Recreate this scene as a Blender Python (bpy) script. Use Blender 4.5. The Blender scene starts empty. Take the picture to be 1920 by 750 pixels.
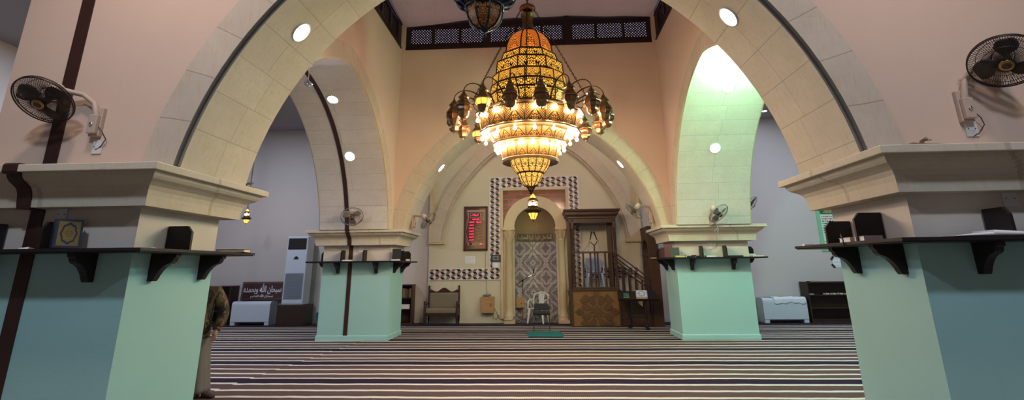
import bpy, math, random, unicodedata
from mathutils import Vector, Matrix, Euler
random.seed(7)
PI = math.pi
SC = bpy.context.scene
COL = SC.collection

# ------------------------------------------------------------------ helpers
def lin(c):
    return tuple(((v/255)/12.92 if v/255 <= .04045 else ((v/255+.055)/1.055)**2.4) for v in c)

class MB:
    """collects faces and links them as one mesh object"""
    def __init__(s):
        s.v = []; s.f = []; s.mi = []; s.sm = []; s.uv = []
    def add(s, verts, faces, mi=0, smooth=False, uvs=None):
        b = len(s.v); s.v += [tuple(v) for v in verts]
        for k, f in enumerate(faces):
            s.f.append([b+i for i in f]); s.mi.append(mi); s.sm.append(smooth)
            s.uv.append(uvs[k] if uvs else None)
        return s
    def quad(s, a, b, c, d, mi=0, uv=None, smooth=False):
        return s.add([a, b, c, d], [(0, 1, 2, 3)], mi, smooth, [uv] if uv else None)
    def box(s, x0, x1, y0, y1, z0, z1, mi=0):
        v = [(x0,y0,z0),(x1,y0,z0),(x1,y1,z0),(x0,y1,z0),(x0,y0,z1),(x1,y0,z1),(x1,y1,z1),(x0,y1,z1)]
        return s.add(v, [(0,3,2,1),(4,5,6,7),(0,1,5,4),(1,2,6,5),(2,3,7,6),(3,0,4,7)], mi)
    def hexa(s, lo, hi, mi=0):
        """lo, hi: four points each, counter-clockwise seen from outside the hi end"""
        return s.add(list(lo)+list(hi), [(0,3,2,1),(4,5,6,7),(0,1,5,4),(1,2,6,5),(2,3,7,6),(3,0,4,7)], mi)
    def prism(s, poly, plane, a, b, mi=0, smooth=False):
        """poly of 2-D points in plane 'xz','yz','xy', extruded from a to b along the third axis"""
        def P(p, t):
            return {'xz': (p[0], t, p[1]), 'yz': (t, p[0], p[1]), 'xy': (p[0], p[1], t)}[plane]
        n = len(poly)
        v = [P(p, a) for p in poly]+[P(p, b) for p in poly]
        s.add(v, [list(range(n))[::-1], [n+i for i in range(n)]], mi)
        s.add(v, [(i, (i+1) % n, n+(i+1) % n, n+i) for i in range(n)], mi, smooth)
        return s
    def tube(s, pts, r, n=8, mi=0, caps=True, closed=False):
        pts = [Vector(p) for p in pts]; m = len(pts)
        rr = r if isinstance(r, (list, tuple)) else [r]*m
        rings = []; prev = None
        for i, p in enumerate(pts):
            if closed: t = pts[(i+1) % m]-pts[i-1]
            else: t = pts[min(i+1, m-1)]-pts[max(i-1, 0)]
            t = t.normalized() if t.length > 1e-9 else Vector((0, 0, 1))
            if prev is None:
                a = t.orthogonal().normalized()
            else:
                a = prev-t*prev.dot(t)
                a = a.normalized() if a.length > 1e-6 else t.orthogonal().normalized()
            prev = a; b = t.cross(a)
            rings.append([p+(a*math.cos(2*PI*k/n)+b*math.sin(2*PI*k/n))*rr[i] for k in range(n)])
        v = [q for g in rings for q in g]; F = []
        for i in range(m if closed else m-1):
            j = (i+1) % m
            for k in range(n):
                F.append((i*n+k, i*n+(k+1) % n, j*n+(k+1) % n, j*n+k))
        s.add(v, F, mi, True)
        if caps and not closed:
            s.add(rings[0], [list(range(n))[::-1]], mi); s.add(rings[-1], [list(range(n))], mi)
        return s
    def lathe(s, prof, n=24, M=None, mi=0, smooth=True, a0=0, c=(0, 0, 0), cap=False):
        """prof: (radius, height) pairs spun about local z"""
        v = []
        for r, z in prof:
            for k in range(n):
                a = a0+2*PI*k/n
                p = Vector((c[0]+r*math.cos(a), c[1]+r*math.sin(a), c[2]+z))
                v.append(M @ p if M else p)
        F = []
        for i in range(len(prof)-1):
            for k in range(n):
                F.append((i*n+k, i*n+(k+1) % n, (i+1)*n+(k+1) % n, (i+1)*n+k))
        s.add(v, F, mi, smooth)
        if cap:
            s.add(v[:n], [list(range(n))[::-1]], mi); s.add(v[-n:], [list(range(n))], mi)
        return s
    def sphere(s, c, r, n=16, m=10, mi=0, sc=(1, 1, 1), M=None):
        prof = [(max(1e-4, math.sin(PI*i/m)), -math.cos(PI*i/m)) for i in range(m+1)]
        T = Matrix.Translation(c) @ Matrix.Diagonal((r*sc[0], r*sc[1], r*sc[2], 1))
        return s.lathe(prof, n, (M @ T) if M else T, mi)
    def xf(s, M, start=0):
        s.v = [tuple(M @ Vector(v)) if i >= start else v for i, v in enumerate(s.v)]
        return s
    def build(s, name, mats, parent=None, off=None, bevel=0, seg=2, subsurf=0, thick=0):
        me = bpy.data.meshes.new(name)
        v = s.v
        if off is not None: v = [(p[0]-off[0], p[1]-off[1], p[2]-off[2]) for p in v]
        me.from_pydata(v, [], s.f)
        if not isinstance(mats, (list, tuple)): mats = [mats]
        for m in mats: me.materials.append(m)
        me.polygons.foreach_set('material_index', s.mi)
        me.polygons.foreach_set('use_smooth', s.sm)
        if any(u for u in s.uv):
            L = me.uv_layers.new(name='UVMap').data; k = 0
            for f, u in zip(s.f, s.uv):
                for j in range(len(f)):
                    L[k].uv = u[j] if u else (0, 0); k += 1
        me.update()
        o = bpy.data.objects.new(name, me); COL.objects.link(o)
        if parent: o.parent = parent
        if thick:
            md = o.modifiers.new('thickness', 'SOLIDIFY'); md.thickness = thick; md.offset = 0
        if bevel:
            md = o.modifiers.new('edge', 'BEVEL'); md.width = bevel; md.segments = seg; md.limit_method = 'ANGLE'; md.angle_limit = .6
        if subsurf:
            md = o.modifiers.new('smooth', 'SUBSURF'); md.levels = subsurf; md.render_levels = subsurf
        return o

def tag(o, label, cat, group=None):
    o['label'] = label; o['category'] = cat
    if group: o['group'] = group
    return o
def thing(name, label, cat, loc=(0, 0, 0), rz=0, group=None):
    o = bpy.data.objects.new(name, None); COL.objects.link(o); o.empty_display_size = .1
    o.location = loc; o.rotation_euler = (0, 0, rz)
    return tag(o, label, cat, group)
def struct(o, label=None):
    o['kind'] = 'structure'
    if label: o['label'] = label
    return o
def sroot(name, label=None, loc=(0, 0, 0)):
    o = bpy.data.objects.new(name, None); COL.objects.link(o); o.location = loc
    return struct(o, label)
def copy_tree(o, parent=None):
    kids = [c for c in bpy.data.objects if c.parent == o]
    c = o.copy(); COL.objects.link(c)
    if parent: c.parent = parent
    for k in kids: copy_tree(k, c)
    return c

# ------------------------------------------------------------------ materials
class NT:
    def __init__(s, name):
        s.m = bpy.data.materials.new(name); s.m.use_nodes = True
        s.t = s.m.node_tree; s.n = s.t.nodes; s.l = s.t.links
        s.b = s.n['Principled BSDF']
    def new(s, ty, **kw):
        n = s.n.new(ty)
        for k, v in kw.items(): setattr(n, k, v)
        return n
    def put(s, sock, val):
        if isinstance(val, bpy.types.NodeSocket): s.l.new(val, sock)
        else: sock.default_value = val
    def m_(s, op, a, b=0.0, c=0.0):
        n = s.new('ShaderNodeMath', operation=op)
        s.put(n.inputs[0], a); s.put(n.inputs[1], b); s.put(n.inputs[2], c)
        return n.outputs[0]
    def mix(s, f, a, b):
        n = s.new('ShaderNodeMix', data_type='RGBA')
        s.put(n.inputs[0], f)
        s.put(n.inputs[6], a if isinstance(a, bpy.types.NodeSocket) else (*a, 1)); s.put(n.inputs[7], b if isinstance(b, bpy.types.NodeSocket) else (*b, 1))
        return n.outputs[2]
    def obj(s):
        if not hasattr(s, '_tc'): s._tc = s.new('ShaderNodeTexCoord')
        return s._tc.outputs['Object']
    def uv(s):
        if not hasattr(s, '_tc'): s._tc = s.new('ShaderNodeTexCoord')
        return s._tc.outputs['UV']
    def sep(s, v):
        n = s.new('ShaderNodeSeparateXYZ'); s.l.new(v, n.inputs[0]); return n.outputs
    def comb(s, x, y, z=0.0):
        n = s.new('ShaderNodeCombineXYZ'); s.put(n.inputs[0], x); s.put(n.inputs[1], y); s.put(n.inputs[2], z); return n.outputs[0]
    def noise(s, v, scale, det=3, rough=.55, dist=0):
        n = s.new('ShaderNodeTexNoise'); s.l.new(v, n.inputs['Vector'])
        n.inputs['Scale'].default_value = scale; n.inputs['Detail'].default_value = det
        n.inputs['Roughness'].default_value = rough; n.inputs['Distortion'].default_value = dist
        return n.outputs['Fac']
    def white(s, v):
        n = s.new('ShaderNodeTexWhiteNoise', noise_dimensions='2D'); s.l.new(v, n.inputs['Vector']); return n.outputs['Value']
    def scl(s, v, sc):
        n = s.new('ShaderNodeMapping'); s.l.new(v, n.inputs['Vector']); n.inputs['Scale'].default_value = sc; return n.outputs[0]
    def ramp(s, f, stops, const=False):
        n = s.new('ShaderNodeValToRGB'); s.l.new(f, n.inputs[0]); r = n.color_ramp
        if const: r.interpolation = 'CONSTANT'
        while len(r.elements) < len(stops): r.elements.new(.5)
        for e, (p, c) in zip(r.elements, stops): e.position = p; e.color = (*c, 1)
        return n.outputs[0]
    def step(s, a, lo, hi):
        n = s.new('ShaderNodeMapRange'); s.put(n.inputs[0], a); n.inputs[1].default_value = lo; n.inputs[2].default_value = hi
        return n.outputs[0]
    def bump(s, h, strength=.3, dist=.01):
        n = s.new('ShaderNodeBump'); s.l.new(h, n.inputs['Height']); n.inputs['Strength'].default_value = strength; n.inputs['Distance'].default_value = dist
        s.l.new(n.outputs[0], s.b.inputs['Normal'])
    def fin(s, col=None, rough=.6, metal=0, spec=.4, emit=None, es=0):
        if col is not None: s.put(s.b.inputs['Base Color'], col if isinstance(col, bpy.types.NodeSocket) else (*col, 1))
        s.put(s.b.inputs['Roughness'], rough); s.put(s.b.inputs['Metallic'], metal); s.b.inputs['Specular IOR Level'].default_value = spec
        if emit is not None:
            s.put(s.b.inputs['Emission Color'], emit if isinstance(emit, bpy.types.NodeSocket) else (*emit, 1)); s.put(s.b.inputs['Emission Strength'], es)
        return s.m

def plain(name, rgb, rough=.6, metal=0, var=.12, scale=6, bump=0, bscale=40, spec=.4):
    t = NT(name); c = lin(rgb); o = t.obj()
    f = t.noise(o, scale, 4)
    col = t.mix(f, tuple(v*(1-var) for v in c), tuple(min(1, v*(1+var)) for v in c))
    if bump: t.bump(t.noise(o, bscale, 4), bump)
    return t.fin(col, rough, metal, spec)

def paint(name, rgb, stains=.10):
    t = NT(name); c = lin(rgb); o = t.obj()
    f = t.noise(o, .9, 5, .6); g = t.noise(o, 60, 2)
    col = t.mix(f, tuple(v*(1-stains) for v in c), tuple(min(1, v*(1+stains*.5)) for v in c))
    dirt = t.step(t.noise(t.scl(o, (2.2, 2.2, .35)), 2.3, 5, .7), .62, .85)
    col = t.mix(t.m_('MULTIPLY', dirt, .22), col, tuple(v*.62 for v in c))
    t.bump(t.m_('ADD', g, t.m_('MULTIPLY', f, 2)), .12, .006)
    return t.fin(col, .75, 0, .25)

def stone(name, rgb, course=.42, cross=True, width=1.2):
    """limestone blocks; UV in metres: u along the arch, v across it"""
    t = NT(name); c = lin(rgb); o = t.obj(); u, v, _ = t.sep(t.uv())
    uc = t.m_('DIVIDE', u, course); row = t.m_('FLOOR', uc); fr = t.m_('FRACT', uc)
    d = t.m_('ABSOLUTE', t.m_('SUBTRACT', fr, .5))
    j = t.step(d, .484, .492)
    side = 0.0
    if cross:
        rnd = t.white(t.comb(row, 3.7))
        v0 = t.m_('MULTIPLY_ADD', rnd, .16*width, .44*width)
        dv = t.m_('SUBTRACT', v, v0)
        jv = t.m_('SUBTRACT', 1.0, t.step(t.m_('ABSOLUTE', dv), .003, .007))
        j = t.m_('MAXIMUM', j, jv); side = t.m_('GREATER_THAN', dv, 0.0)
    blk = t.white(t.comb(row, side))
    f = t.noise(o, 3.2, 6, .65); g = t.noise(t.scl(o, (9, 9, 1.6)), 3, 5, .7)
    base = t.mix(f, tuple(x*.80 for x in c), tuple(min(1, x*1.10) for x in c))
    base = t.mix(t.m_('MULTIPLY', blk, .22), base, tuple(x*.66 for x in c))
    warm = (c[0]*.80, c[1]*.66, c[2]*.42)
    base = t.mix(t.m_('MULTIPLY', t.step(g, .52, .74), .6), base, warm)
    base = t.mix(t.m_('MULTIPLY', t.step(t.noise(t.scl(o, (3, 3, 22)), 2.2, 5, .7), .6, .72), .35), base, tuple(x*.6 for x in warm))
    base = t.mix(t.m_('MULTIPLY', j, .42), base, tuple(x*.45 for x in (c[0], c[1]*.9, c[2]*.75)))
    h = t.m_('SUBTRACT', t.m_('MULTIPLY', t.noise(o, 38, 4), .35), j)
    t.bump(h, .35, .008)
    return t.fin(base, .82, 0, .2)

def wood(name, rgb, axis=2, rough=.45, sc=1.0):
    t = NT(name); c = lin(rgb); o = t.obj()
    k = [14*sc, 14*sc, 14*sc]; k[axis] = 1.1*sc
    f = t.noise(t.scl(o, tuple(k)), 2.4, 5, .6, .4); g = t.noise(o, 2, 3)
    col = t.mix(f, tuple(v*.45 for v in c), tuple(min(1, v*1.35) for v in c))
    col = t.mix(t.m_('MULTIPLY', g, .3), col, tuple(v*.6 for v in c))
    t.bump(f, .15, .004)
    return t.fin(col, rough, 0, .35)

def emis(name, rgb, strength):
    t = NT(name); c = lin(rgb)
    return t.fin((0.02, 0.02, 0.02), .4, 0, .2, c, strength)

def glass(name, rgb=(235, 240, 240), rough=.05, alpha=.25):
    t = NT(name)
    t.b.inputs['Alpha'].default_value = alpha
    return t.fin(lin(rgb), rough, 0, .5)

M = {}
M['cream'] = paint('cream wall paint', (206, 182, 165))
M['lilac'] = paint('pale wall paint', (190, 182, 178), .05)
M['ivory'] = paint('ivory wall paint', (200, 192, 170), .06)
M['white_paint'] = paint('off white neck paint', (205, 196, 184))
M['mint'] = paint('mint green paint', (158, 201, 197), .06)
M['stone'] = stone('limestone soffit blocks', (205, 195, 174))
M['stone_long'] = stone('limestone soffit courses', (205, 198, 188), .40, True, 1.7)
M['stone_face'] = stone('limestone voussoirs', (196, 184, 168), .47, False)
M['stone_cap'] = stone('limestone cornice', (206, 196, 176), 1.9, False)
M['stone_col'] = plain('polished limestone', (196, 178, 142), .5, 0, .12, 3, .08)
M['mortar'] = plain('grey mortar', (126, 120, 110), .9)
M['ceil'] = paint('ceiling paint', (150, 145, 150), .05)
M['strip'] = wood('dark brown strip', (62, 38, 32))
M['dark'] = wood('very dark wood', (34, 25, 25))
M['walnut'] = wood('walnut wood', (74, 50, 35))
M['walnut_x'] = wood('walnut wood across', (70, 47, 33), 0)
M['oak'] = wood('carved oak panel', (128, 92, 52), 0)
M['ply'] = wood('light plywood', (178, 140, 92), 0, .6)
M['screen'] = wood('screen wood', (44, 26, 26), 0)
M['black'] = plain('black plastic', (22, 22, 24), .4)
M['darkgrey'] = plain('dark grey metal', (60, 58, 58), .4, .5)
M['grille'] = plain('grille wire', (70, 62, 56), .35, .7)
M['white_pl'] = plain('white plastic', (205, 204, 200), .4, 0, .05)
M['ac_white'] = plain('white enamel', (190, 198, 208), .4, 0, .04)
M['fan_cream'] = plain('fan plastic', (178, 160, 146), .5, 0, .06)
M['blade_dark'] = plain('dusty dark fan blade', (66, 58, 54), .5, 0, .3, 14)
M['brass'] = plain('brass badge', (170, 140, 80), .3, .9)
M['bronze'] = plain('dark bronze', (74, 56, 34), .38, .85, .3, 10)
M['bronze_brushed'] = plain('brushed bronze', (120, 96, 66), .35, .85, .3, 10)  # lighter bronze of the rings, neck and lanterns
M['copper'] = plain('polished copper cap', (150, 100, 76), .18, 1)
M['chrome'] = plain('chrome', (210, 210, 212), .15, 1, .02)
M['purple'] = plain('dark purple carpet border', (36, 24, 46), .95, 0, .2, 40, .2, 200)
M['paper'] = plain('white paper', (226, 226, 228), .8, 0, .02)
M['page'] = plain('book pages', (222, 204, 168), .8, 0, .1, 60)
M['cover_blue'] = plain('navy book cover', (24, 34, 60), .45)
M['gold'] = plain('gold print', (116, 100, 54), .5, .3, .2, 60)
M['cover_red'] = plain('maroon book cover', (66, 20, 26), .5)
M['cover_green'] = plain('dark green book cover', (20, 56, 48), .5)
M['cover_dark'] = plain('black book cover', (28, 26, 30), .5)
M['cover_silver'] = plain('silver book cover', (176, 184, 188), .4, .2)
M['teal'] = plain('teal cloth', (18, 96, 92), .9, 0, .3, 10, .3)
M['towel'] = plain('white towel', (214, 218, 226), .95, 0, .05, 20, .3)
M['bench_cloth'] = plain('grey brown upholstery', (116, 106, 90), .9, 0, .15, 8, .25, 60)
M['text_dark'] = plain('dark lettering', (42, 34, 34), .7)
M['text_white'] = plain('white lettering', (205, 210, 215), .6)
M['shelfback'] = wood('dark bookcase wood', (58, 40, 32))

def carpet_mat():
    t = NT('striped prayer carpet'); o = t.obj(); x, y, z = t.sep(o)
    w = t.noise(t.comb(t.m_('MULTIPLY', x, .9), t.m_('MULTIPLY', y, .35)), 1.0, 3)
    w2 = t.noise(t.comb(t.m_('MULTIPLY', x, 3.5), y), 1.3, 2)
    yy = t.m_('ADD', y, t.m_('MULTIPLY_ADD', w, .10, -.05)); yy = t.m_('ADD', yy, t.m_('MULTIPLY_ADD', w2, .03, -.015))
    # a join between two carpet lengths: beyond it the stripes sit a little further back
    left = t.m_('LESS_THAN', x, t.m_('MULTIPLY_ADD', y, .07, -5.25))
    yy = t.m_('SUBTRACT', yy, t.m_('MULTIPLY', left, .05))
    fr = t.m_('FRACT', t.m_('DIVIDE', t.m_('SUBTRACT', yy, 8.34), 1.556))
    W = lin((196, 196, 182)); P = lin((30, 19, 42)); B = lin((92, 71, 70))
    st = [(0, P), (.215, W), (.272, B), (.422, W), (.488, B), (.676, W), (.742, B), (.935, W)]
    col = t.ramp(fr, st, True)
    isb = t.ramp(fr, [(0, (0,)*3), (.272, (1,)*3), (.422, (0,)*3), (.488, (1,)*3), (.676, (0,)*3), (.742, (1,)*3), (.935, (0,)*3)], True)
    wv = t.noise(t.scl(o, (34, 60, 1)), 1.6, 2, .6)
    lines = t.m_('FRACT', t.m_('MULTIPLY', y, 9))
    stitch = t.m_('MULTIPLY', t.m_('GREATER_THAN', lines, .3), t.step(t.m_('SINE', t.m_('MULTIPLY', x, 230)), -.2, .4))
    pat = t.m_('MULTIPLY', isb, t.m_('MULTIPLY', t.m_('ADD', stitch, t.m_('GREATER_THAN', wv, .6)), .6))
    col = t.mix(t.m_('MINIMUM', pat, 1.0), col, lin((48, 32, 33)))
    f = t.noise(o, 1.1, 5)
    col = t.mix(t.m_('MULTIPLY', f, .12), col, lin((92, 70, 74)))
    t.bump(t.m_('ADD', t.noise(o, 190, 2), t.m_('MULTIPLY', w2, 2)), .3, .008)
    return t.fin(col, .95, 0, .1)
M['carpet'] = carpet_mat()

def filigree(name, glow, strength, k=5.0, lattice=True, arch=0, shift=0.0, bar=.075):
    """pierced metal over a lit glass; UV: u 0..1 across a panel, v in panel widths"""
    t = NT(name); u, v, _ = t.sep(t.uv())
    mu = t.m_('ABSOLUTE', t.m_('SUBTRACT', u, .5))
    vor = t.new('ShaderNodeTexVoronoi', feature='DISTANCE_TO_EDGE'); t.l.new(t.comb(t.m_('MULTIPLY', mu, k*1.15), t.m_('MULTIPLY_ADD', v, k*.8, shift)), vor.inputs['Vector'])
    vor.inputs['Scale'].default_value = 1.0; vor.inputs['Randomness'].default_value = .85
    hole = t.m_('GREATER_THAN', vor.outputs['Distance'], bar)
    a = t.m_('ADD', mu, v); b = t.m_('SUBTRACT', mu, v)
    la = t.m_('ABSOLUTE', t.m_('SUBTRACT', t.m_('FRACT', t.m_('MULTIPLY', a, 8.5)), .5))
    lb = t.m_('ABSOLUTE', t.m_('SUBTRACT', t.m_('FRACT', t.m_('MULTIPLY', b, 8.5)), .5))
    grid = t.m_('LESS_THAN', t.m_('MAXIMUM', la, lb), .36)
    if arch:   # pointed motif: leaves inside the arch, fine lattice outside
        h = t.m_('SUBTRACT', arch, t.m_('MULTIPLY', t.m_('POWER', t.m_('MULTIPLY', mu, 2.0), .8), arch*1.02))
        dd = t.m_('SUBTRACT', v, h)
        inside = t.m_('LESS_THAN', dd, 0.0)
        hole = t.m_('ADD', t.m_('MULTIPLY', hole, inside), t.m_('MULTIPLY', grid, t.m_('SUBTRACT', 1.0, inside)))
        hole = t.m_('MULTIPLY', hole, t.m_('GREATER_THAN', t.m_('ABSOLUTE', dd), .045))
    elif lattice:
        sel = t.m_('LESS_THAN', t.m_('ADD', mu, t.m_('MULTIPLY', v, .35)), .36)
        hole = t.m_('ADD', t.m_('MULTIPLY', hole, sel), t.m_('MULTIPLY', grid, t.m_('SUBTRACT', 1.0, sel)))
    hole = t.m_('MULTIPLY', hole, t.m_('LESS_THAN', mu, .475))
    g = lin(glow)
    var = t.noise(t.comb(u, v), 3.0, 2)
    ec = t.mix(var, tuple(x*.75 for x in g), g)
    col = t.mix(hole, lin((60, 42, 22)), lin((112, 78, 36)))
    return t.fin(col, .4, t.m_('MULTIPLY', t.m_('SUBTRACT', 1.0, hole), .8), .4, ec, t.m_('MULTIPLY', hole, strength))
M['fil_orange'] = filigree('pierced metal over amber glass', (255, 134, 44), .8, 9.0, True, 0, .3, .09)
M['fil_gold'] = filigree('pierced metal over golden glass', (255, 176, 64), 1.15, 12.0, True, 0, 1.7, .10)
M['fil_leaf'] = filigree('leaf pierced metal over golden glass', (255, 182, 70), 1.2, 8.5, False, 0, 4.2, .115)
M['fil_arch'] = filigree('arch pierced metal over golden glass', (255, 184, 80), .36, 11.0, False, .62, 2.1, .10)
M['fil_bowl'] = filigree('bowl pierced metal over bright glass', (255, 188, 90), 1.7, 7.5, False, 0, 6.2, .10)
M['fil_dim'] = filigree('pierced metal over dim amber glass', (190, 110, 40), .07, 6.0, False, 0, 3.0, .11)  # faint glow put into the glass; the lantern itself is unlit
M['lamp_glass'] = emis('lit amber glass', (255, 172, 66), 2.2)
M['lamp_off'] = plain('smoked amber glass', (96, 62, 36), .15, 0, .3, 14)
M['bulb'] = emis('warm bulb', (255, 222, 184), 400)
M['led'] = emis('cool white led', (214, 228, 255), 140)
M['flood'] = emis('green white lamp bulb', (172, 255, 200), 1300)
M['red_led'] = emis('red led digits', (255, 40, 70), 3.0)

def marble_mat():
    t = NT('book matched grey marble'); x, y, z = t.sep(t.obj())
    def tri(c, p): return t.m_('ABSOLUTE', t.m_('SUBTRACT', t.m_('FRACT', t.m_('DIVIDE', c, p)), .5))
    a = tri(t.m_('ADD', x, .10), .84); b = tri(t.m_('ADD', z, .06), .92)
    s = t.m_('ADD', a, b)
    n = t.noise(t.comb(t.m_('MULTIPLY', a, 3.0), t.m_('MULTIPLY', b, 3.0), t.m_('MULTIPLY', s, 6.0)), 1.5, 5, .6, .5)
    n2 = t.noise(t.comb(t.m_('MULTIPLY', s, 60.0), t.m_('MULTIPLY', t.m_('SUBTRACT', a, b), 5.0)), 1.0, 3, .6)
    v = t.m_('SINE', t.m_('ADD', t.m_('MULTIPLY', n2, 3.0), t.m_('MULTIPLY_ADD', n, 15.0, t.m_('MULTIPLY', s, 26.0))))
    col = t.ramp(t.step(v, -1, 1), [(0, lin((126, 118, 122))), (.3, lin((150, 141, 143))), (.6, lin((172, 163, 162))), (1, lin((196, 188, 186)))])
    jx = t.m_('LESS_THAN', t.m_('MINIMUM', a, t.m_('SUBTRACT', .5, a)), .006); jz = t.m_('LESS_THAN', t.m_('MINIMUM', b, t.m_('SUBTRACT', .5, b)), .006)
    col = t.mix(t.m_('MULTIPLY', t.m_('MAXIMUM', jx, jz), .6), col, lin((70, 66, 70)))
    return t.fin(col, .25, 0, .5)
M['marble'] = marble_mat()

def redbrick_mat():
    t = NT('polished red marble bricks'); x, y, z = t.sep(t.obj())
    br = t.new('ShaderNodeTexBrick'); t.l.new(t.comb(x, z), br.inputs['Vector'])
    br.inputs['Scale'].default_value = 1.0; br.inputs['Brick Width'].default_value = .42; br.inputs['Row Height'].default_value = .145
    br.inputs['Mortar Size'].default_value = .006
    br.inputs['Color1'].default_value = (*lin((150, 96, 78)), 1); br.inputs['Color2'].default_value = (*lin((122, 76, 62)), 1); br.inputs['Mortar'].default_value = (*lin((170, 130, 110)), 1)
    n = t.noise(t.obj(), 6, 5)
    col = t.mix(t.m_('MULTIPLY', n, .3), br.outputs[0], lin((90, 56, 48)))
    return t.fin(col, .12, 0, .6)
M['redbrick'] = redbrick_mat()

def camo_mat():
    t = NT('brown camouflage cloth'); o = t.obj()
    a = t.noise(t.scl(o, (1, 1, .7)), 9, 2, .5, .6); b = t.noise(t.scl(o, (1, 1, .6)), 14, 2, .5, .8)
    c = t.mix(t.m_('GREATER_THAN', a, .52), lin((70, 56, 40)), lin((38, 32, 26)))
    c = t.mix(t.m_('GREATER_THAN', b, .58), c, lin((112, 86, 58)))
    t.bump(t.noise(o, 12, 3), .35, .02)
    return t.fin(c, .6, 0, .3)
M['camo'] = camo_mat()
M['robe'] = plain('grey robe cloth', (104, 98, 94), .85, 0, .1, 5, .1)
M['skin'] = plain('skin', (164, 118, 94), .55, 0, .08, 12)
M['hair'] = plain('black hair', (22, 18, 16), .6)
M['slipper'] = plain('brown suede', (62, 42, 38), .9, 0, .2, 20)
def fabric_mat():
    t = NT('draped ceiling cloth'); o = t.obj(); c = lin((196, 174, 158))
    f = t.noise(t.scl(o, (1.4, .5, 1)), 2.2, 4, .6, .6)
    t.bump(f, .5, .12)
    col = t.mix(f, tuple(v*.9 for v in c), c)
    m = t.fin(col, .9, 0, .1)
    tr = t.new('ShaderNodeBsdfTranslucent'); t.l.new(col, tr.inputs[0])
    mx = t.new('ShaderNodeMixShader'); mx.inputs[0].default_value = .35; t.l.new(t.b.outputs[0], mx.inputs[1]); t.l.new(tr.outputs[0], mx.inputs[2])
    t.l.new(mx.outputs[0], t.n['Material Output'].inputs['Surface'])
    return m
M['fabric'] = fabric_mat()

# ------------------------------------------------------------------ lettering
_NOJOIN = set('اأإآدذرزوؤةىء')
def arabic(txt):
    """letter forms joined by hand, in left to right drawing order"""
    out = []
    for w in txt.split(' '):
        if w == 'الله': out.append('\uFDF2'); continue
        r = []
        i = 0
        while i < len(w):
            ch = w[i]; nm = unicodedata.name(ch)
            if ch == 'ل' and i+1 < len(w) and w[i+1] == 'ا':
                p = i > 0 and w[i-1] not in _NOJOIN
                r.append(unicodedata.lookup('ARABIC LIGATURE LAM WITH ALEF '+('FINAL' if p else 'ISOLATED')+' FORM')); i += 2; continue
            p = i > 0 and w[i-1] not in _NOJOIN and ch != 'ء'
            n = i+1 < len(w) and ch not in _NOJOIN and w[i+1] != 'ء'
            form = 'MEDIAL' if p and n else 'FINAL' if p else 'INITIAL' if n else 'ISOLATED'
            r.append(unicodedata.lookup(nm+' '+form+' FORM')); i += 1
        out.append(''.join(r)[::-1])
    return ' '.join(out[::-1])
def text(name, body, size, mat, parent=None, M4=None, width=None, thick=.002, bold=0, shear=0, height=None):
    """lettering as a mesh: centred at the origin in the local xz plane, facing -y, then moved by M4"""
    cu = bpy.data.curves.new(name, 'FONT'); cu.body = body; cu.size = size; cu.extrude = thick; cu.offset = bold; cu.shear = shear; cu.resolution_u = 3
    o = bpy.data.objects.new(name, cu); COL.objects.link(o)
    dg = bpy.context.evaluated_depsgraph_get()
    me = bpy.data.meshes.new_from_object(o.evaluated_get(dg)); bpy.data.objects.remove(o); bpy.data.curves.remove(cu)
    xs = [v.co.x for v in me.vertices]; ys = [v.co.y for v in me.vertices]
    cx, cy = (min(xs)+max(xs))/2, (min(ys)+max(ys))/2
    kx = width/(max(xs)-min(xs)) if width else 1
    ky = height/(max(ys)-min(ys)) if height else (kx if width else 1)
    T = Matrix.Rotation(PI/2, 4, 'X') @ Matrix.Diagonal((kx, ky, 1, 1)) @ Matrix.Translation((-cx, -cy, 0))
    me.transform((M4 if M4 else Matrix()) @ T)
    me.materials.clear(); me.materials.append(mat)
    o = bpy.data.objects.new(name, me); COL.objects.link(o); o.parent = parent
    return o
# ------------------------------------------------------------------ the building
XL, XR, XLO, XRO = -3.77, 3.15, -5.48, 4.87
Y1, Y2, Y3, Y4 = 4.71, 5.93, 13.07, 14.27
YB, YM = 17.14, 17.0
ZS, ZT, ZC = 2.565, 7.43, 6.33
CX, CY = (XL+XR)/2, (Y2+Y3)/2
RA, CA, KA = 3.706, .469, .658
WL, WR, WN = -11.3, 10.6, -6.0       # outer walls

def half_arc(dr, n=26):
    R = RA+dr; a0 = math.asin(KA/R); a1 = math.acos(CA/R)
    return [(R*math.cos(a0+(a1-a0)*i/n)-CA, R*math.sin(a0+(a1-a0)*i/n)-KA) for i in range(n+1)]
def full_arc(dr, n=26):
    h = half_arc(dr, n)
    return [(-d, z) for d, z in h]+h[::-1][1:]
def soffit(d):
    return ZS+math.sqrt(max(0, RA*RA-(abs(d)+CA)**2))-KA
def cum(pts):
    o = [0]
    for a, b in zip(pts, pts[1:]): o.append(o[-1]+math.hypot(b[0]-a[0], b[1]-a[1]))
    return o

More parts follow.
